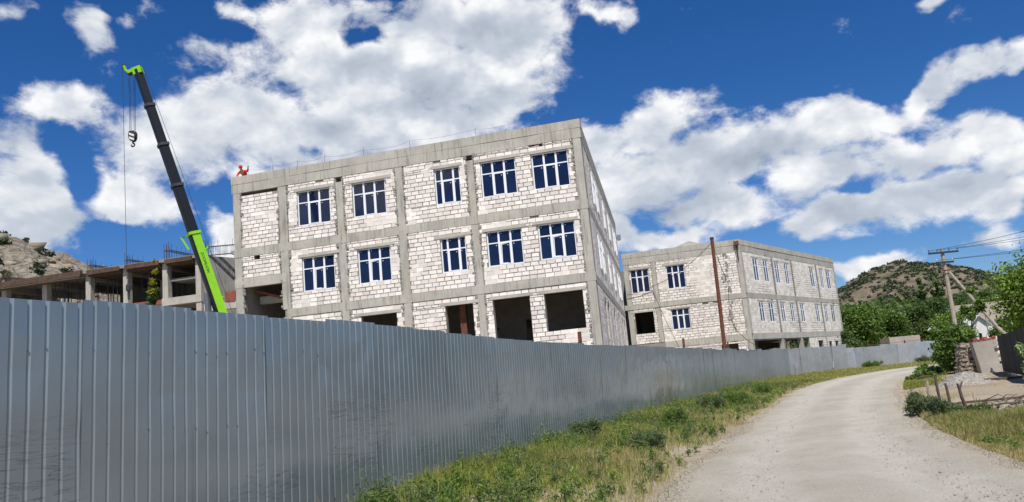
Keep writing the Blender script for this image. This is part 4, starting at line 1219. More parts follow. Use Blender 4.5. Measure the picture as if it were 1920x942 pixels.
# cable slung from the pole to the near end of the building, and a loop hanging down the pole
Brot = Matrix.Rotation(B_AZ, 3, 'Z')
def onB(u, d, z): return Brot @ Vector((u, d, z)) + Vector((20.03, 70, 0))
p0 = Vector((16.2, 64.0, 11.25)); p1 = onB(-7.9, -.25, 8.9); p2 = onB(-10.3, -.2, 8.35)
q = MB(); pts = [p0.lerp(p1, k / 14) - Vector((0, 0, .9 * 4 * (k / 14) * (1 - k / 14) * .5)) for k in range(15)] + [p1.lerp(p2, k / 5) - Vector((0, 0, .1 * math.sin(math.pi * k / 5))) for k in range(1, 6)]
q.tube([p - p0 for p in pts], .022, 4); o = q.build('cable', M['wire']); o.location = p0; tag(o, 'black cable slung from the rusty pole top to the left end of the smaller block', 'cable')
c0 = Vector((16.35, 63.8, 10.2)); q = MB()
pts = [(0, 0, 0), (.35, .3, -1.2), (.75, .5, -2.4), (.65, .5, -3.6), (.5, .4, -5.0), (.9, .5, -6.2), (1.7, .8, -7.0), (2.5, 1.0, -7.6)]
q.tube(pts, .022, 4); o = q.build('cable', M['wire']); o.location = c0; tag(o, 'loose black cable hanging down beside the rusty pole', 'cable')

# ------------------------------------------------------------------ foliage
def leaf_cloud(centres, radii, n, size, seed, droop=.3, squash=.85, sharp=.55, aspect=.55):
    """small leaf quads on and in a set of clumps: V, F, tint"""
    r = np.random.default_rng(seed)
    centres = np.asarray(centres, float); radii = np.asarray(radii, float)
    w = radii ** 2; w = w / w.sum()
    ci = r.choice(len(centres), n, p=w)
    dv = r.normal(size=(n, 3)); dv /= np.linalg.norm(dv, axis=1)[:, None]
    rad = r.random(n) ** (1 - sharp) * (1 + .18 * r.normal(size=n))
    lump = 1 + .28 * np.sin(dv[:, 0] * 5 + ci * 1.7) * np.sin(dv[:, 1] * 4 + ci) + .15 * np.sin(dv[:, 2] * 9 + ci * 2.3)
    P = centres[ci] + dv * (rad * lump * radii[ci])[:, None] * np.array([1, 1, squash])
    nrm = dv * .6 + r.normal(size=(n, 3)) * .75 + np.array([0, 0, .45]); nrm /= np.linalg.norm(nrm, axis=1)[:, None]
    t = np.cross(nrm, r.normal(size=(n, 3))); t /= np.linalg.norm(t, axis=1)[:, None]
    b = np.cross(nrm, t)
    s_ = size * r.uniform(.6, 1.35, n)
    t = t * s_[:, None]; b = b * (s_ * aspect)[:, None]
    dn = np.array([0, 0, -1]) * (droop * s_)[:, None]
    V = np.stack([P - t, P - t * .1 + b + dn * .2, P + t + dn, P - t * .1 - b + dn * .2], 1).reshape(-1, 3)
    F = np.arange(4 * n).reshape(n, 4)
    base = r.random(len(centres))
    T = np.clip(.25 + .45 * base[ci] + .25 * r.normal(size=n), 0, 1)
    return V, F, T
def tree(name, label, cat, base, H, Rw, mat, seed, nclump=16, nleaf=5000, leaf=.16, z0=.25, group=None, trunk=.12, bark='bark', squash=1.0, clump=.42, cone=0.0, lean=(0, 0)):
    r = random.Random(seed)
    root = thing(name, label, cat, base, 0, group)
    cs, rs = [], []
    for i in range(nclump):
        for _ in range(20):
            x, y, z = r.uniform(-1, 1), r.uniform(-1, 1), r.uniform(-1, 1)
            if .35 < x * x + y * y + z * z < 1: break
        zz = z0 + (1 - z0) * (z + 1) / 2 * .86
        k = 1 - cone * (zz - z0) / (1 - z0)
        cs.append((x * Rw * k * (1 - clump * .5) + lean[0] * zz, y * Rw * k * (1 - clump * .5) + lean[1] * zz, H * zz))
        rs.append(clump * min(Rw, H * .5) * r.uniform(.7, 1.25) * (k * .6 + .4))
    q = MB()
    top = Vector((lean[0] * .7, lean[1] * .7, H * .72))
    mid = Vector((r.uniform(-.05, .05) * H, r.uniform(-.05, .05) * H, H * .38))
    q.tube([(0, 0, -.2), mid * .5, mid, top], [trunk * 1.25, trunk, trunk * .8, trunk * .25], 7)
    for i in range(0, nclump, 2):
        c = Vector(cs[i]); st = Vector((0, 0, 0)).lerp(mid, r.uniform(.6, 1)) if r.random() < .5 else mid.lerp(top, r.uniform(0, .6))
        q.tube([st, st.lerp(c, .5) + Vector((0, 0, -.05 * H * r.random())), c], [trunk * .5, trunk * .3, trunk * .1], 5)
    q.build('trunk', M[bark], root)
    V, F, T = leaf_cloud(cs, rs, nleaf, leaf, seed)
    np_mesh('crown', V, F, T, M[mat], root)
    return root

# trees beyond the end of the fence and in the village
GT = 'trees beyond the far fence'
mids = [  # x, y, H, R, mat, label
 (39.5, 96, 7.8, 4.2, 'leaf', 'big round green tree rising just right of the smaller block building'),
 (44.5, 99, 6.8, 3.4, 'leaf', 'broad green tree second from the smaller block building'),
 (36.5, 92, 4.6, 2.6, 'leaf_dark', 'low dark tree tucked against the right corner of the smaller block building'),
 (47.5, 90, 4.2, 2.6, 'leaf', 'low spreading tree in front of the village trees, behind the pale fence'),
 (52.5, 98, 6.0, 2.6, 'leaf_bright', 'light yellow-green tree in the middle of the village trees'),
 (55.0, 112, 8.2, 3.6, 'leaf_dark', 'tall dark tree in the middle of the village trees'),
 (61.5, 116, 9.2, 4.4, 'leaf_dark', 'widest dark tree in the village, left of the utility pole'),
 (68.0, 118, 8.6, 3.8, 'leaf_dark', 'dark tree directly behind the utility pole'),
 (60.0, 98, 4.6, 3.0, 'leaf', 'mid green tree left of the utility pole foot'),
 (51.0, 122, 8.4, 3.4, 'leaf_grey', 'grey-green olive-like tree beside the far white house'),
 (56.0, 92, 3.3, 2.2, 'leaf_bright', 'small bright bush behind the bent sheets at the fence end'),
 (64.5, 92, 4.0, 2.4, 'leaf', 'rounded green bush left of the stone rubble'),
 (74.5, 104, 4.0, 2.6, 'leaf_dark', 'dark bush below the gabled house'),
 (76.0, 130, 10.5, 3.0, 'leaf_dark', 'tall dark tree behind the gabled house'),
 (41.0, 112, 8.6, 4.0, 'leaf_dark', 'dark tree at the back, left edge of the village wood'),
 (47.0, 118, 7.6, 3.6, 'leaf_dark', 'dark tree at the back behind the broad green one'),
]
for i, (x, y, H, Rw, mt_, lb) in enumerate(mids):
    tree('tree', lb, 'tree', (x, y, -.1), H, Rw, mt_, 100 + i, 30, 11000, .16, .10, GT, .16, clump=.34)
tree('poplar', 'left one of two slim dark poplars standing up against the hill', 'tree', (86.5, 172, 4), 14.5, 1.5, 'leaf_dark', 61, 16, 3000, .26, .1, 'slim poplars below the hill', .15, cone=.6)
tree('poplar', 'right one of two slim dark poplars standing up against the hill', 'tree', (90.0, 172, 4), 15.5, 1.7, 'leaf_dark', 62, 16, 3000, .26, .1, 'slim poplars below the hill', .15, cone=.6)
tree('tree', 'big leafy tree behind the charcoal gate at the right edge', 'tree', (30.0, 45, 0), 6.7, 3.7, 'leaf_bright', 71, 38, 20000, .115, .12, None, .16)
tree('tree', 'darker leafy tree behind the first one at the right edge, lower and farther right', 'tree', (29.6, 41, 0), 3.4, 2.4, 'leaf', 72, 20, 10000, .11, .1, None, .14)
tree('tree', 'single leafy twig tree top standing clear of the crown by the right edge', 'tree', (26.1, 46.5, 0), 5.3, .7, 'leaf', 74, 7, 1100, .11, .5, None, .05)
tree('tree', 'small glossy tree with a reddish trunk beside the dry stone rubble', 'tree', (19.75, 37.2, 0), 2.75, 1.0, 'leaf', 73, 22, 7000, .075, .16, None, .09, 'bark_red', clump=.38)
tree('young_tree', 'narrow young tree with yellow leaves at its tip, behind the fence left of the crane', 'tree', (-20.75, 45.5, 0), 10.0, .68, 'leaf_dark', 81, 22, 4200, .11, .40, None, .07, cone=.72)
V, F, T = leaf_cloud([(.05, 0, 10.3), (.12, 0, 9.7), (-.02, -.1, 9.1), (.03, -.2, 8.5)], [.12, .16, .2, .2], 260, .09, 82)
np_mesh('yellow_leaves', V, F, T, M['leaf_yellow'], [o for o in bpy.data.objects if o.name.startswith('young_tree')][0])
bpy.data.objects['young_tree'].location.y = 45.5

def shrub(name, label, base, Rw, H, mat, seed, n=2200, leaf=.07, ncl=10, group=None, cat='shrub', stems=14):
    r = random.Random(seed)
    root = thing(name, label, cat, base, 0, group)
    cs = [(r.uniform(-1, 1) * Rw * .7, r.uniform(-1, 1) * Rw * .7, H * r.uniform(.3, .8)) for _ in range(ncl)]
    rs = [r.uniform(.25, .45) * min(Rw, H * 1.2) for _ in range(ncl)]
    q = MB()
    for k in range(stems):
        c = Vector(cs[k % ncl]) + Vector((r.uniform(-.1, .1), r.uniform(-.1, .1), H * .2))
        q.tube([(c.x * .25, c.y * .25, -.05), (c.x * .7, c.y * .7, c.z * .6), c], [.012, .009, .004], 4)
    q.build('stems', M['bark'], root)
    V, F, T = leaf_cloud(cs, rs, n, leaf, seed, .45, 1.05, .2, .28)
    np_mesh('leaves', V, F, T, M[mat], root)
    return root
gz = lambda x, y: float(ground_z(x, y))
RS = 'leafy weeds along the right edge of the road'
shrub('bush', 'dense grey-green bush, leftmost at the right road edge below the stakes', (8.85, 18.5, gz(8.85, 18.5)), .36, .58, 'leaf_grey', 201, 3400, .04, 18, RS)
shrub('bush', 'wider grey-green bush right of the leftmost bush, at the foot of the three stakes', (8.72, 17.1, gz(8.72, 17.1)), .34, .48, 'leaf_grey', 202, 3800, .04, 18, RS)
shrub('bush', 'low pale weed bush by the leaning stake', (9.15, 16.7, gz(9.15, 16.7)), .22, .26, 'leaf_grey', 203, 1500, .045, 10, RS)
shrub('bush', 'low dark green patch of shrub on the inside of the road bend', (19.9, 39.6, .05), 1.5, .5, 'leaf', 204, 4200, .09, 16, None)
shrub('bush', 'thin dark green strip of shrub tapering towards the road bend', (17.6, 36.4, .05), 1.0, .26, 'leaf', 205, 2600, .08, 12, None)
WG = 'tall weeds in the verge by the fence'
for i, (x, y, Rw, H, lb) in enumerate([(3.75, 21.0, .5, .62, 'leafy dark weed clump in the verge nearest to the sheet with the brown patch'), (5.9, 26.2, .55, .55, 'leafy weed clump half way along the verge'), (7.4, 29.0, .6, .55, 'wide leafy weed clump where the verge starts to bend'), (1.3, 18.5, .38, .5, 'leafy weed clump against the fence foot in the near verge'), (10.2, 35.6, .6, .5, 'small leafy weed clump in the far verge before the bend'), (2.2, 15.4, .35, .34, 'low pale-leaved weed in the middle of the near verge'), (29.6, 69.0, 1.1, .5, 'dark weed clump at the foot of the far pale fence'), (35.5, 71.4, 1.0, .6, 'weed clump before the bent sheets at the fence end')]):
    shrub('weed', lb, (x, y, gz(x, y)), Rw, H, 'leaf' if i % 2 == 0 else 'leaf_grey', 220 + i, 3200, .034 if y < 40 else .07, 16, WG, 'weed')
# branch reaching into the picture from a shrub just outside the right edge
root = thing('leafy_shrub', 'pale leaf tips of a shrub poking in at the right edge before the gate', 'shrub', (9.65, 14.0, .1))
q = MB(); rr_ = random.Random(4); cs = []
for (tx, ty, tz) in ((-1.14, -.1, 1.30), (-1.08, -.1, 1.0)):
    q.tube([(.2, 0, -.1), (-.05, 0, tz * .6), (tx, ty, tz)], [.03, .018, .005], 5)
    for k in range(4): cs.append((tx + .04 * k, ty + .02 * k, tz - .03 * k + rr_.uniform(-.02, .02)))
q.build('branch', M['bark'], root)
V, F, T = leaf_cloud(cs, [.10] * len(cs), 230, .07, 9, .4, .9, .3, .35)
np_mesh('leaves', V, F, T, M['leaf_pale'], root)

# ------------------------------------------------------------------ grass, straw and stones
def blades(X, Y, H, W_, seed, lean=.45):
    r = np.random.default_rng(seed); n = len(X)
    Z = ground_z(X, Y) - .015
    a = r.uniform(0, 2 * np.pi, n); w = W_ * r.uniform(.6, 1.3, n)
    h = H * r.uniform(.45, 1.25, n)
    l = np.abs(r.normal(0, lean, n)) * h; la_ = r.uniform(0, 2 * np.pi, n)
    dx, dy = np.cos(a) * w, np.sin(a) * w
    lx, ly = np.cos(la_) * l, np.sin(la_) * l
    P = np.zeros((n, 5, 3))
    P[:, 0] = np.c_[X - dx, Y - dy, Z]; P[:, 1] = np.c_[X + dx, Y + dy, Z]
    P[:, 2] = np.c_[X + dx * .8 + lx * .35, Y + dy * .8 + ly * .35, Z + h * .6]; P[:, 3] = np.c_[X - dx * .8 + lx * .35, Y - dy * .8 + ly * .35, Z + h * .6]
    P[:, 4] = np.c_[X + lx, Y + ly, Z + h * (1 - .25 * np.minimum(1, l / np.maximum(h, 1e-3)))]
    i = np.arange(n)[:, None] * 5
    F = np.concatenate([i + np.array([[0, 1, 2]]), i + np.array([[0, 2, 3]]), i + np.array([[3, 2, 4]])], 0)
    t = np.clip(r.normal(.5, .25, n) + .25 * vnoise(X, Y, .8, 31), 0, 1)
    return P.reshape(-1, 3), F, np.tile(t, 3)
def scatter_left(n, y0, y1, seed, pw=1.0):
    r = np.random.default_rng(seed)
    y = y0 + (y1 - y0) * r.random(n) ** pw
    t = r.random(n)
    xf, xl = x_at(fL, y), x_at(rL, y)
    return xf + .03 + (xl - xf + .15) * t, y, t
# left verge
X, Y, t = scatter_left(230000, 5, 48, 41, 1.45)
pt = fbm(X, Y, .7, 3, 12); pt2 = fbm(X, Y, .25, 3, 15)
dens = np.clip(1.25 - t * 1.15 + .9 * pt, 0, 1)
dens *= np.where(t > .93, .25, 1)
keep = np.random.default_rng(1).random(len(X)) < dens * np.where(t < .5, np.interp(Y, [6, 9.5, 12], [.15, .4, 1]), 1)
X, Y, t, pt2 = X[keep], Y[keep], t[keep], pt2[keep]
dry = np.clip(.20 + .50 * t ** 1.3 + .6 * pt2, .06, .95)
isdry = np.random.default_rng(2).random(len(X)) < dry
hh = .20 * (1.2 - .65 * t) * (.65 + .9 * np.clip(.5 + fbm(X, Y, .75, 3, 3), 0, 1.3)) * np.where(t < .5, np.interp(Y, [6, 10, 14], [.25, .45, 1]), .8) + .03
wd = np.clip(.0026 * (Y / 9), .0026, .012)
for nm, mk, sel in (('verge_grass', 'grass', ~isdry), ('dry_grass', 'straw', isdry)):
    V, F, T = blades(X[sel], Y[sel], hh[sel] * (1 if nm[0] == 'v' else .85), wd[sel], 5)
    tag(np_mesh(nm, V, F, T, M[mk]), kind='stuff')
# tall seeding stalks close to the fence
X, Y, t = scatter_left(420, 5.5, 40, 43, 1.3)
s_ = t < .55; X, Y = X[s_], Y[s_]
V, F, T = blades(X, Y, np.full(len(X), .42), np.clip(.0026 * Y / 9, .0026, .007), 8, .35)
tag(np_mesh('seed_stalks', V, F, T * .6 + .4, M['straw']), kind='stuff')
X, Y, t = scatter_left(26000, 44, 72, 44); tag(np_mesh('verge_grass', *blades(X, Y, .26 * (1.1 - .6 * t), np.full(len(X), .014), 9), M['grass']), kind='stuff')
X, Y, t = scatter_left(14000, 40, 72, 45); tag(np_mesh('dry_grass', *blades(X, Y, .2 * (1.1 - .5 * t), np.full(len(X), .014), 10), M['straw']), kind='stuff')
# broad-leaved weeds mixed through the verge
for nm, mk, cnt, sd in (('verge_weeds', 'leaf', 760, 61), ('verge_weeds', 'leaf_bright', 420, 62), ('verge_weeds', 'leaf_grey', 760, 63)):
    X, Y, t = scatter_left(cnt, 9.2, 46, sd, 1.2)
    rw_ = np.random.default_rng(sd)
    s_ = (fbm(X, Y, .6, 3, sd) > -.18) & (t < .9); X, Y, t = X[s_], Y[s_], t[s_]
    rad_ = rw_.uniform(.06, .22, len(X)) * (1.1 - .5 * t)
    V, F, T = leaf_cloud(np.c_[X, Y, ground_z(X, Y) + rad_ * .8], rad_, 75 * len(X), .036, sd, .5, 1.45, .15, .24)
    V[:, :2] += 0
    tag(np_mesh(nm, V, F, T, M[mk]), kind='stuff')
X = x_at(rR, np.linspace(8, 16, 260)); rw_ = np.random.default_rng(64)
Y = np.linspace(8, 16, 260); X = X + np.abs(rw_.normal(.9, .8, 260)) + .2
rad_ = rw_.uniform(.05, .13, 260)
tag(np_mesh('verge_weeds', *leaf_cloud(np.c_[X, Y, ground_z(X, Y) + rad_ * .7], rad_, 60 * 260, .025, 65, .2, .9, .35, .35), M['leaf']), kind='stuff')
# right verge: grass below the plot, dry stems behind it
r = np.random.default_rng(46); n = 130000
Y = r.uniform(7.5, 20, n); off = np.abs(r.normal(0, 1, n)) * 1.1
X = x_at(rR, Y) + .05 + off
pt = fbm(X, Y, .8, 3, 18)
lim = np.interp(Y, [7, 12, 15, 17, 20], [6, 4.2, 2.2, 1.0, .5])
keep = (off < lim * (1 + .3 * pt)) & (r.random(n) < np.clip(.75 + .8 * pt - .35 * np.exp(-off / .25), 0, 1))
X, Y, off, pt = X[keep], Y[keep], off[keep], pt[keep]
isdry = r.random(len(X)) < np.clip(.46 - .6 * fbm(X, Y, .35, 3, 22) + .45 * np.exp(-off / .35), 0.05, 1)
hh = .19 * (.5 + 1.1 * np.clip(.5 + fbm(X, Y, .9, 3, 5), 0, 1.3)) * (1 - .5 * np.exp(-off / .4))
wd = np.clip(.003 * (Y / 9), .003, .008)
for nm, mk, sel in (('verge_grass', 'grass', ~isdry), ('dry_grass', 'straw', isdry)):
    tag(np_mesh(nm, *blades(X[sel], Y[sel], hh[sel], wd[sel], 6), M[mk]), kind='stuff')
n = 22000; Y = r.uniform(12, 34, n); X = x_at(rR, Y) + .4 + r.uniform(0, 9, n)
keep = (fbm(X, Y, .5, 3, 27) > .12); X, Y = X[keep], Y[keep]
tag(np_mesh('dry_grass', *blades(X, Y, np.full(len(X), .085), np.full(len(X), .006), 12, 1.0), M['straw']), kind='stuff')
n = 9000; Y = r.uniform(30, 44, n); X = x_at(rR, Y) + .1 + np.abs(r.normal(0, .8, n))
tag(np_mesh('verge_grass', *blades(X, Y, np.full(len(X), .12), np.full(len(X), .012), 13), M['grass']), kind='stuff')

def stones(X, Y, Z, S, seed, mat, name, parent=None, flat=.6):
    """irregular eight-cornered chips"""
    r = np.random.default_rng(seed); n = len(X)
    c = np.array([(-1, -1, -1), (1, -1, -1), (1, 1, -1), (-1, 1, -1), (-1, -1, 1), (1, -1, 1), (1, 1, 1), (-1, 1, 1)], float) * .5
    P = c[None] * (1 + r.uniform(-.45, .25, (n, 8, 1))) + r.uniform(-.12, .12, (n, 8, 3))
    sc = S[:, None] * np.stack([r.uniform(.7, 1.4, n), r.uniform(.7, 1.2, n), r.uniform(.6, 1.1, n) * flat], 1)
    P = P * sc[:, None, :]
    a = r.uniform(0, 6.28, n); ca, sa = np.cos(a)[:, None], np.sin(a)[:, None]
    x, y = P[..., 0] * ca - P[..., 1] * sa, P[..., 0] * sa + P[..., 1] * ca
    P = np.stack([x + X[:, None], y + Y[:, None], P[..., 2] + Z[:, None]], -1)
    f = np.array([(0, 3, 2, 1), (4, 5, 6, 7), (0, 1, 5, 4), (1, 2, 6, 5), (2, 3, 7, 6), (3, 0, 4, 7)])
    F = (np.arange(n)[:, None, None] * 8 + f[None]).reshape(-1, 4)
    return np_mesh(name, P.reshape(-1, 3), F, np.repeat(r.random(n), 6), M[mat], parent)
n = 16000; Y = 8 + 30 * r.random(n) ** 1.7; tt = r.random(n)
tt = np.where(r.random(n) < .62, np.where(r.random(n) < .5, np.abs(r.normal(0, .06, n)), 1 - np.abs(r.normal(0, .06, n))), tt)
X = x_at(rL, Y) * (1 - tt) + x_at(rR, Y) * tt
tag(stones(X, Y, np.full(n, .03), np.clip(r.lognormal(-4.7, .45, n), .004, .035), 51, 'pebble', 'road_stones'), kind='stuff')

# ------------------------------------------------------------------ right-hand plot
# heap of gravel
n = 9000; a = r.uniform(0, 6.28, n); q_ = np.sqrt(r.random(n))
hx, hy = 15.6, 28.8
X = hx + np.cos(a) * q_ * 1.12 + np.sin(a) * q_ * .25; Y = hy + np.sin(a) * q_ * 1.25
prof_ = np.clip(1 - q_ ** 1.25, 0, 1) * (.42 + .10 * vnoise(X, Y, 1.3, 4))
Zg = .06 + prof_
heap = thing('gravel_heap', 'low heap of pale grey gravel on the bare plot in front of the rubble', 'gravel heap', (hx, hy, .05))
tag(stones(X - hx, Y - hy, Zg - .05, np.clip(r.lognormal(-2.95, .35, n), .02, .12), 53, 'gravel', 'gravel_stones', heap), kind='stuff')
k_ = 40; rad_ = np.linspace(0, 1.04, 10); th_ = np.linspace(0, 2 * np.pi, k_, endpoint=False)
RR, TT = np.meshgrid(rad_, th_, indexing='ij'); XX = np.cos(TT) * RR * 1.12 + np.sin(TT) * RR * .25; YY = np.sin(TT) * RR * 1.25
ZZ = np.clip(1 - RR ** 1.25, -.05, 1) * (.42 + .10 * vnoise(XX + hx, YY + hy, 1.3, 4)) - .03
ii = np.arange(RR.size).reshape(RR.shape); FF = np.stack([ii[:-1], ii[1:], np.roll(ii[1:], -1, 1), np.roll(ii[:-1], -1, 1)], -1).reshape(-1, 4)
np_mesh('heap_core', np.c_[XX.ravel(), YY.ravel(), ZZ.ravel()], FF, np.full(len(FF), .4), M['gravel'], heap, True)

# stakes
ST = 'old wooden stakes beside the road'
for i, (x, y, h, lx, ly, lb) in enumerate([(11.1, 22.6, .60, .02, 0, 'pale straight wooden stake, leftmost of the row beside the road'), (11.17, 22.2, .66, -.03, 0, 'darker knotted stake second from the left, with a stick lying across its top'), (11.28, 21.9, .50, -.06, 0, 'short dark stake third from the left'), (9.75, 18.2, .62, -.22, .05, 'forked stake leaning left, nearest to the road and rightmost of the row')]):
    z = gz(x, y); q = MB(); rw = random.Random(300 + i)
    pts = [(lx * t * h + rw.uniform(-.012, .012), ly * t * h, -.15 + t * (h + .15)) for t in (0, .3, .6, .85, 1)]
    q.tube(pts, [.045, .042, .04, .036, .03], 6)
    if i == 3: q.tube([pts[3], (pts[3][0] + .09, pts[3][1], pts[4][2] + .03)], [.028, .018], 5)
    o = q.build('wooden_stake', M['wood'] if i == 0 else M['wood_dark']); o.location = (x, y, z); tag(o, lb, 'stake', ST)
q = MB(); q.tube([(-.32, .1, 0), (-.1, 0, .03), (.15, -.05, -.01)], [.018, .022, .014], 5); o = q.build('stick', M['wood_dark']); o.location = (11.05, 22.25, gz(11.1, 22.3) + .68); tag(o, 'crooked dark stick lying across the top of the second stake', 'stick')
q = MB()
for k in range(5): q.tube([(0, 0, .05), (.05 * k - .1, -.03 * k, .35 - .03 * k)], .008, 4)
o = q.build('dry_stems', M['leaf_pale']); o.location = (9.72, 17.7, gz(9.7, 17.7)); tag(o, 'bundle of pale dry stems at the foot of the leaning stake', 'dry plant')
BR = 'dead branches lying on the bare soil'
for i, (x, y, L_, a, lb) in enumerate([(11.1, 19.2, 2.6, .12, 'long thin dead branch lying across the bare soil, the longest one'), (12.0, 18.2, 1.9, -.1, 'dead branch lying nearest to the right edge of the bare soil'), (10.6, 18.0, 1.2, .5, 'short dead branch lying by the leaning stake'), (16.9, 28.0, 2.4, .03, 'straight dark bar laid on the ground as the gate shadow, below the gravel heap')]):  # last entry is a dark bar standing in for a ground shadow
    q = MB(); rw = random.Random(320 + i); z = gz(x, y) + .05
    pts = [(math.cos(a) * t * L_, math.sin(a) * t * L_, .03 * rw.uniform(0, 1)) for t in np.linspace(-.5, .5, 7)]
    pts = [(p_[0], p_[1] + (rw.uniform(-.05, .05) if i < 3 else 0), p_[2]) for p_ in pts]
    q.tube(pts, [.022, .03, .028, .026, .02, .016, .008] if i < 3 else .045, 5)
    if i < 3:
        for k in (2, 3, 4):
            b = Vector(pts[k]); q.tube([b, b + Vector((rw.uniform(.1, .3), rw.uniform(-.25, .25), rw.uniform(.02, .15))), b + Vector((rw.uniform(.3, .6), rw.uniform(-.4, .4), rw.uniform(.0, .2)))], [.014, .010, .004], 4)
    o = q.build('branch_and_shadow_bar', M['wood_dark']); o.location = (x, y, z); tag(o, lb, 'branch', BR)
# clods of turned soil along the edge of the plot
n = 1500; Y = r.uniform(14.5, 20, n); X = x_at(rR, Y) + 1.6 + np.abs(r.normal(1.2, 1.2, n)); Z = ground_z(X, Y) + .01
o = stones(X, Y, Z, np.clip(r.lognormal(-3.1, .5, n), .02, .16), 55, 'stone', 'soil_clods'); tag(o, kind='stuff')

# plastered wall stub with broken brick on top
wl = thing('plastered_wall', 'short grey plastered wall stub with broken red bricks along its top', 'wall', (20.28, 35.6, 0))
q = MB(); pts = [(-.40, -.02), (.40, -.12), (.44, 1.52), (-.60, 1.44)]
q.poly([(x, y0, z) for y0 in (-.14, .14) for x, z in pts], [(0, 1, 2, 3), (7, 6, 5, 4), (0, 4, 5, 1), (1, 5, 6, 2), (2, 6, 7, 3), (3, 7, 4, 0)])
q.build('plaster', M['plaster'], wl)
rw = random.Random(77)
for row in range(2):
    x = -.56
    while x < .36 - row * .05:
        L_ = rw.uniform(.14, .27)
        if rw.random() < .88 - .3 * row:
            q = MB(); q.box(x, x + L_ - .015, -.13 + rw.uniform(-.03, .03), .10 + rw.uniform(-.05, .05), 1.47 + row * .085 + .05 * (x + .6), 1.545 + row * .085 + .05 * (x + .6), None, rw.random(), .014, rw); q.build('brick', M['red_brick'], wl)
        x += L_
for z in (1.02, 1.22, 1.38):
    q = MB(); q.box(.30, .60, -.16, .12, z, z + .13, None, rw.random(), .015, rw); q.build('brick', M['plaster'] if z > 1.1 else M['wood_dark'], wl)
# dry stone rubble
rb = thing('rubble_stone_wall', 'collapsed dry wall of stacked rubble stones left of the plastered stub', 'stone wall', (19.65, 36.3, 0))
rw = random.Random(78)
for row in range(15):
    z = row * .098
    half = .62 - .028 * row
    x = -half * .9 + rw.uniform(-.05, .05)
    while x < .48:
        w = rw.uniform(.12, .30)
        for lay in (0, 1):
            q = MB(); y0 = -.22 + lay * .24 + rw.uniform(-.08, .05) - (.3 - .02 * row)
            q.box(x, x + w - .02, y0, y0 + rw.uniform(.18, .26), z, z + rw.uniform(.075, .105), None, rw.random(), .03, rw)
            if lay == 0 or row > 12: q.build('stone', M['stone'], rb)
            else: q.build('stone', M['stone'], rb)
        x += w
# charcoal sheet gate
gt = thing('metal_gate', 'dark charcoal sheet metal gate at the right edge beside the plastered stub', 'gate', (20.35, 34.7, 0))
ga = math.atan2(27.4 - 34.7, 16.75 - 20.35); GL_ = 9.5
def GP(u, d, z): return (u * math.cos(ga) - d * math.sin(ga), u * math.sin(ga) + d * math.cos(ga), z)
u = 0
while u < GL_:
    q = MB(); q.box(u + .004, u + 1.146, -.012 + rng.uniform(-.006, .006), .012, .16 + .012 * u, 1.63 + .02 * u, GP, .5, .003); q.build('panel', M['gate'], gt); u += 1.15
for z in (.11, 1.58):
    q = MB(); q.box(0, GL_, .0 + .014, .07, z + .01, z + .065, GP); q.build('rail', M['dark_steel'] if z > 1 else M['zinc'], gt)
q = MB()
for u in (.02, 3.2, 6.4): q.box(u, u + .08, .08, .16, -.2, 1.6, GP)
q.build('posts', M['dark_steel'], gt)

# ------------------------------------------------------------------ village houses
def house(name, label, loc, rz, w, dpt, h, rh, wall, roof, cat='house', wins=2, chimney=True, gable_front=True):
    root = thing(name, label, cat, loc, rz)
    q = MB()
    q.poly([(0, 0, 0), (w, 0, 0), (w, dpt, 0), (0, dpt, 0), (0, 0, h), (w, 0, h), (w, dpt, h), (0, dpt, h), (w / 2, 0.0, h + rh), (w / 2, dpt, h + rh)], [(0, 1, 5, 8, 4), (2, 3, 7, 9, 6), (1, 2, 6, 5), (3, 0, 4, 7)])
    q.build('wall', wall, root)
    q = MB(); o_ = .35
    for sx in (0, 1):
        e = -o_ if sx == 0 else w + o_; ez = h - o_ * rh / (w / 2)
        q.poly([(e, -o_, ez), (w / 2, -o_, h + rh), (w / 2, dpt + o_, h + rh), (e, dpt + o_, ez), (e, -o_, ez + .1), (w / 2, -o_, h + rh + .1), (w / 2, dpt + o_, h + rh + .1), (e, dpt + o_, ez + .1)], [(0, 1, 2, 3), (7, 6, 5, 4), (0, 4, 5, 1), (1, 5, 6, 2), (2, 6, 7, 3), (3, 7, 4, 0)])
    rf = q.build('roof', roof, root)
    if chimney:
        q = MB(); q.box(w * .6, w * .6 + .5, dpt * .3, dpt * .3 + .5, h + rh * .5, h + rh + .7); q.build('chimney', M['white_wall'], rf)
    for k in range(wins):
        x = w * (k + .7) / (wins + .4)
        q = MB(); q.box(x - .45, x + .45, -.05, .1, h * .35, h * .35 + 1.2); f_ = q.build('window', M['pvc'], root)
        q = MB(); q.box(x - .36, x + .36, -.06, .05, h * .35 + .09, h * .35 + 1.11); q.build('pane', M['glass_dark'], f_)
    return root
house('house', 'house with a broad tan gabled roof and chimney behind the brace pole', (66.0, 104.3, 0), R(65), 8.5, 8, 4.0, 2.3, M['white_wall'], M['roof_tan'])
house('shed', 'low annex with a bright corrugated roof, left below the gabled house', (56.5, 102, 0), R(30), 4.2, 5, 3.4, 1.1, M['white_wall'], M['roof_sheet'], 'shed', 1, False)
house('house', 'small white house half hidden by trees, nearest to the smaller block building', (63.5, 150, 1.5), R(-10), 7, 7, 3.6, 1.6, M['white_wall'], M['roof_tan'])
house('house', 'far house with a long beige roof above the trees', (73, 172, 3.0), R(8), 10, 7, 3.4, 1.8, M['roof_tan'], M['roof_tan'], wins=2)
q = MB(); q.box(0, 3.6, 0, .2, 0, 1.7, None, .5, .03); o = q.build('white_wall', M['white_wall']); o.location = (47.5, 83.0, 0); o.rotation_euler = (0, 0, R(-15)); tag(o, 'low whitewashed garden wall glimpsed between the bush and the utility pole', 'wall')
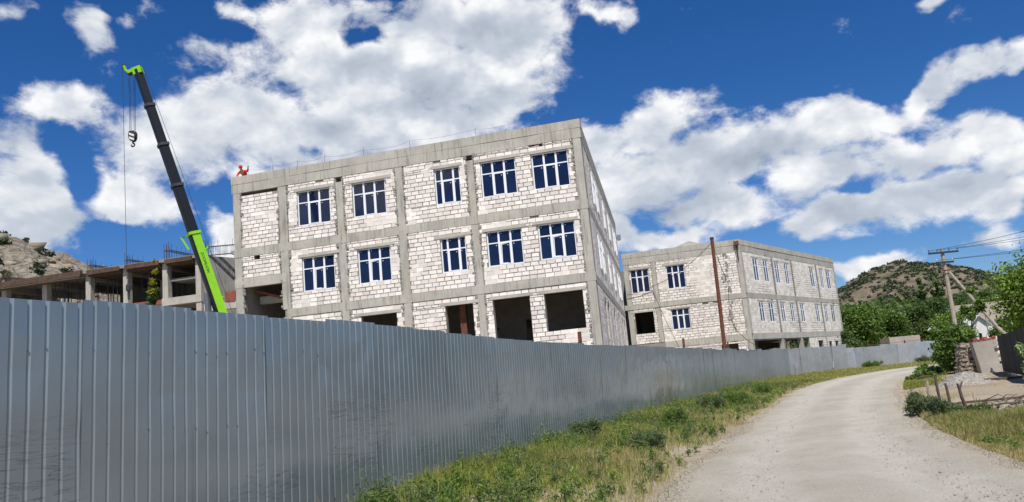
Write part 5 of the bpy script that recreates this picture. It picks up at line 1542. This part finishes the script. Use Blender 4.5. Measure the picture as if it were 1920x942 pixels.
q = MB(); q.box(0, 3.0, 0, 2.2, 0, 2.6, None, .5, .03); o = q.build('shed', M['plaster']); o.location = (36.6, 80.5, -.1); tag(o, 'small grey flat roofed hut peeping over the far fence', 'hut')
# slim white lamp post among the trees
lp = thing('lamp_post', 'slim pale lamp post rising from the trees left of the utility pole', 'lamp post', (52.2, 90.5, 0))
q = MB(); q.tube([(0, 0, 0), (0, 0, 5.6)], [.07, .05], 6); q.build('post', M['zinc'], lp); q = MB(); q.tube([(0, 0, 5.6), (0, 0, 5.7), (0, 0, 5.9)], [.05, .16, .08], 8); q.build('lamp_head', M['insul'], lp)

# ------------------------------------------------------------------ hills
def hill(name, X0, X1, Y0, Y1, nx, ny, fz, mat, shadesmooth=True):
    xs, ys = np.linspace(X0, X1, nx), np.linspace(Y0, Y1, ny)
    XX, YY = np.meshgrid(xs, ys); ZZ = fz(XX, YY)
    ii = np.arange(XX.size).reshape(XX.shape); FF = np.stack([ii[:-1, :-1], ii[:-1, 1:], ii[1:, 1:], ii[1:, :-1]], -1).reshape(-1, 4)
    o = np_mesh(name, np.c_[XX.ravel(), YY.ravel(), ZZ.ravel()], FF, np.full(len(FF), .5), mat, None, shadesmooth)
    return tag(o, kind='structure')
mt, N = newmat('hillside')
p = pos(N)
n = N.noise(p, .010, 8, .62); f = N.noise(p, .05, 8, .68)
c = N.mix(N.rng(n, .35, .65), (.20, .15, .115), (.175, .145, .105))
c = N.mix(N.rng(f, .48, .62, 0, .75), c, (.075, .085, .042))
c = N.mix(N.rng(N.noise(p, .018, 7, .6), .52, .62, 0, .8), c, (.055, .068, .034))
c = N.mix(N.rng(f, .25, .38, .6, 0), c, (.30, .235, .19))
finish(N, c, .95, 0, f, .8, 4.0, .1)
def hz_far(x, y):
    u = (x - 585) / 1.0; v = y - 1230
    prof = np.interp(u, [-700, -330, -250, -175, -105, -45, 0, 55, 125, 190, 300, 480, 900], [0, 6, 34, 58, 92, 118, 128, 116, 90, 68, 42, 22, 0])
    d_ = np.clip(1 - np.abs(v) / 420, 0, 1)
    z = prof * (d_ * d_ * (3 - 2 * d_))
    return z + (6 * fbm(x, y, .009, 5, 3, True) + 3 * fbm(x, y, .03, 4, 8)) * np.clip(z / 40, 0, 1) - 4
hill('hill', -150, 1500, 800, 1660, 190, 110, hz_far, mt)
n = 4200; X = r.uniform(380, 860, n); Y = r.uniform(1000, 1238, n); Zh = hz_far(X, Y)
keep = (fbm(X, Y, .035, 4, 37) > -.05) | (r.random(n) < .15) & (Zh > 2); X, Y, Zh = X[keep], Y[keep], Zh[keep]
cs = np.c_[X, Y, Zh + .8]; 
V, F, T = leaf_cloud(cs, np.random.default_rng(3).uniform(1.2, 4.2, len(cs)), 22 * len(cs), 1.2, 34, 0, .6, .6, .8)
tag(np_mesh('hillside_shrubs', V, F, T, M['shrub']), kind='stuff')
# wooded foot of the hill
def hz_low(x, y):
    z = np.interp(y, [125, 190, 300, 480, 700], [0, 7, 13, 10, 0]) * np.interp(x, [30, 60, 200, 420], [0, 1, 1, .2])
    return z * (1 + .25 * fbm(x, y, .012, 4, 6)) - .2
hill('slope', 30, 430, 122, 640, 60, 60, hz_low, mt)
n = 900; X = r.uniform(60, 300, n); Y = r.uniform(175, 420, n); keep = fbm(X, Y, .015, 3, 44) > -.12; X, Y = X[keep], Y[keep]
cs = np.c_[X, Y, hz_low(X, Y) + 2.0]
V, F, T = leaf_cloud(cs, np.random.default_rng(4).uniform(2.2, 4.6, len(cs)), 70 * len(cs), .85, 35, 0, .9, .6, .7)
tag(np_mesh('distant_wood', V, F, T, M['leaf_dark']), kind='stuff')
# rocky hill on the left
def hz_rock(x, y):
    prof = np.interp(x, [-260, -190, -130, -97.8, -91.6, -84.4, -76, -66, -50, -30], [40, 44, 41, 37.6, 35.3, 31.3, 24.5, 15, 5, 0])
    d_ = np.clip(1 - np.abs(y - 152) / 72, 0, 1) 
    z = prof * np.clip(d_ * 1.25, 0, 1) ** .75
    st = fbm(x * .8 + y * .2, y, .085, 4, 4, True)
    led = np.floor((z + 6 * fbm(x, y, .05, 3, 2)) / 2.2) * 2.2
    return z + np.clip(z / 12, 0, 1) * (2.6 * st + .35 * (led - z) * .5 + .7 * fbm(x, y, .35, 3, 9)) - 1
mt, N = newmat('rocky_hillside')
p = pos(N)
n = N.noise(scl(N, p, (1, 1, 2.2)), .16, 9, .68, .6); f = N.noise(p, .55, 8, .7); v_ = N.n('ShaderNodeTexVoronoi', {'Vector': scl(N, p, (1, 1, 2.4)), 'Scale': .28}, feature='DISTANCE_TO_EDGE').outputs[0]
c = N.mix(N.rng(n, .32, .66), (.24, .205, .155), (.42, .38, .31))
c = N.mix(N.rng(f, .48, .64, 0, .8), c, (.115, .10, .072))
c = N.mix(N.rng(N.noise(p, .06, 5), .55, .68, 0, .5), c, (.26, .165, .11))
c = N.mix(N.rng(v_, 0, .07, .75, 0), c, (.09, .075, .058))
finish(N, c, .95, 0, N.math('ADD', n, N.math('MULTIPLY', f, .6)), 1.0, 1.6, .1)
hill('rocky_hill', -260, -30, 78, 226, 240, 190, hz_rock, mt, False)
n = 1500; X = r.uniform(-150, -62, n); Y = r.uniform(84, 150, n); Zr = hz_rock(X, Y) - .45
tag(stones(X, Y, Zr, np.clip(r.lognormal(.1, .5, n), .4, 3.4), 57, 'rock', 'hill_boulders', None, .5), kind='stuff')
n = 150; X = r.uniform(-135, -66, n); Y = r.uniform(86, 152, n); cs = np.c_[X, Y, hz_rock(X, Y) + .3]
V, F, T = leaf_cloud(cs, np.random.default_rng(5).uniform(.4, 1.1, n), 90 * n, .3, 36, 0, .8, .6, .8)
tag(np_mesh('hillside_scrub', V, F, T, M['shrub']), kind='stuff')
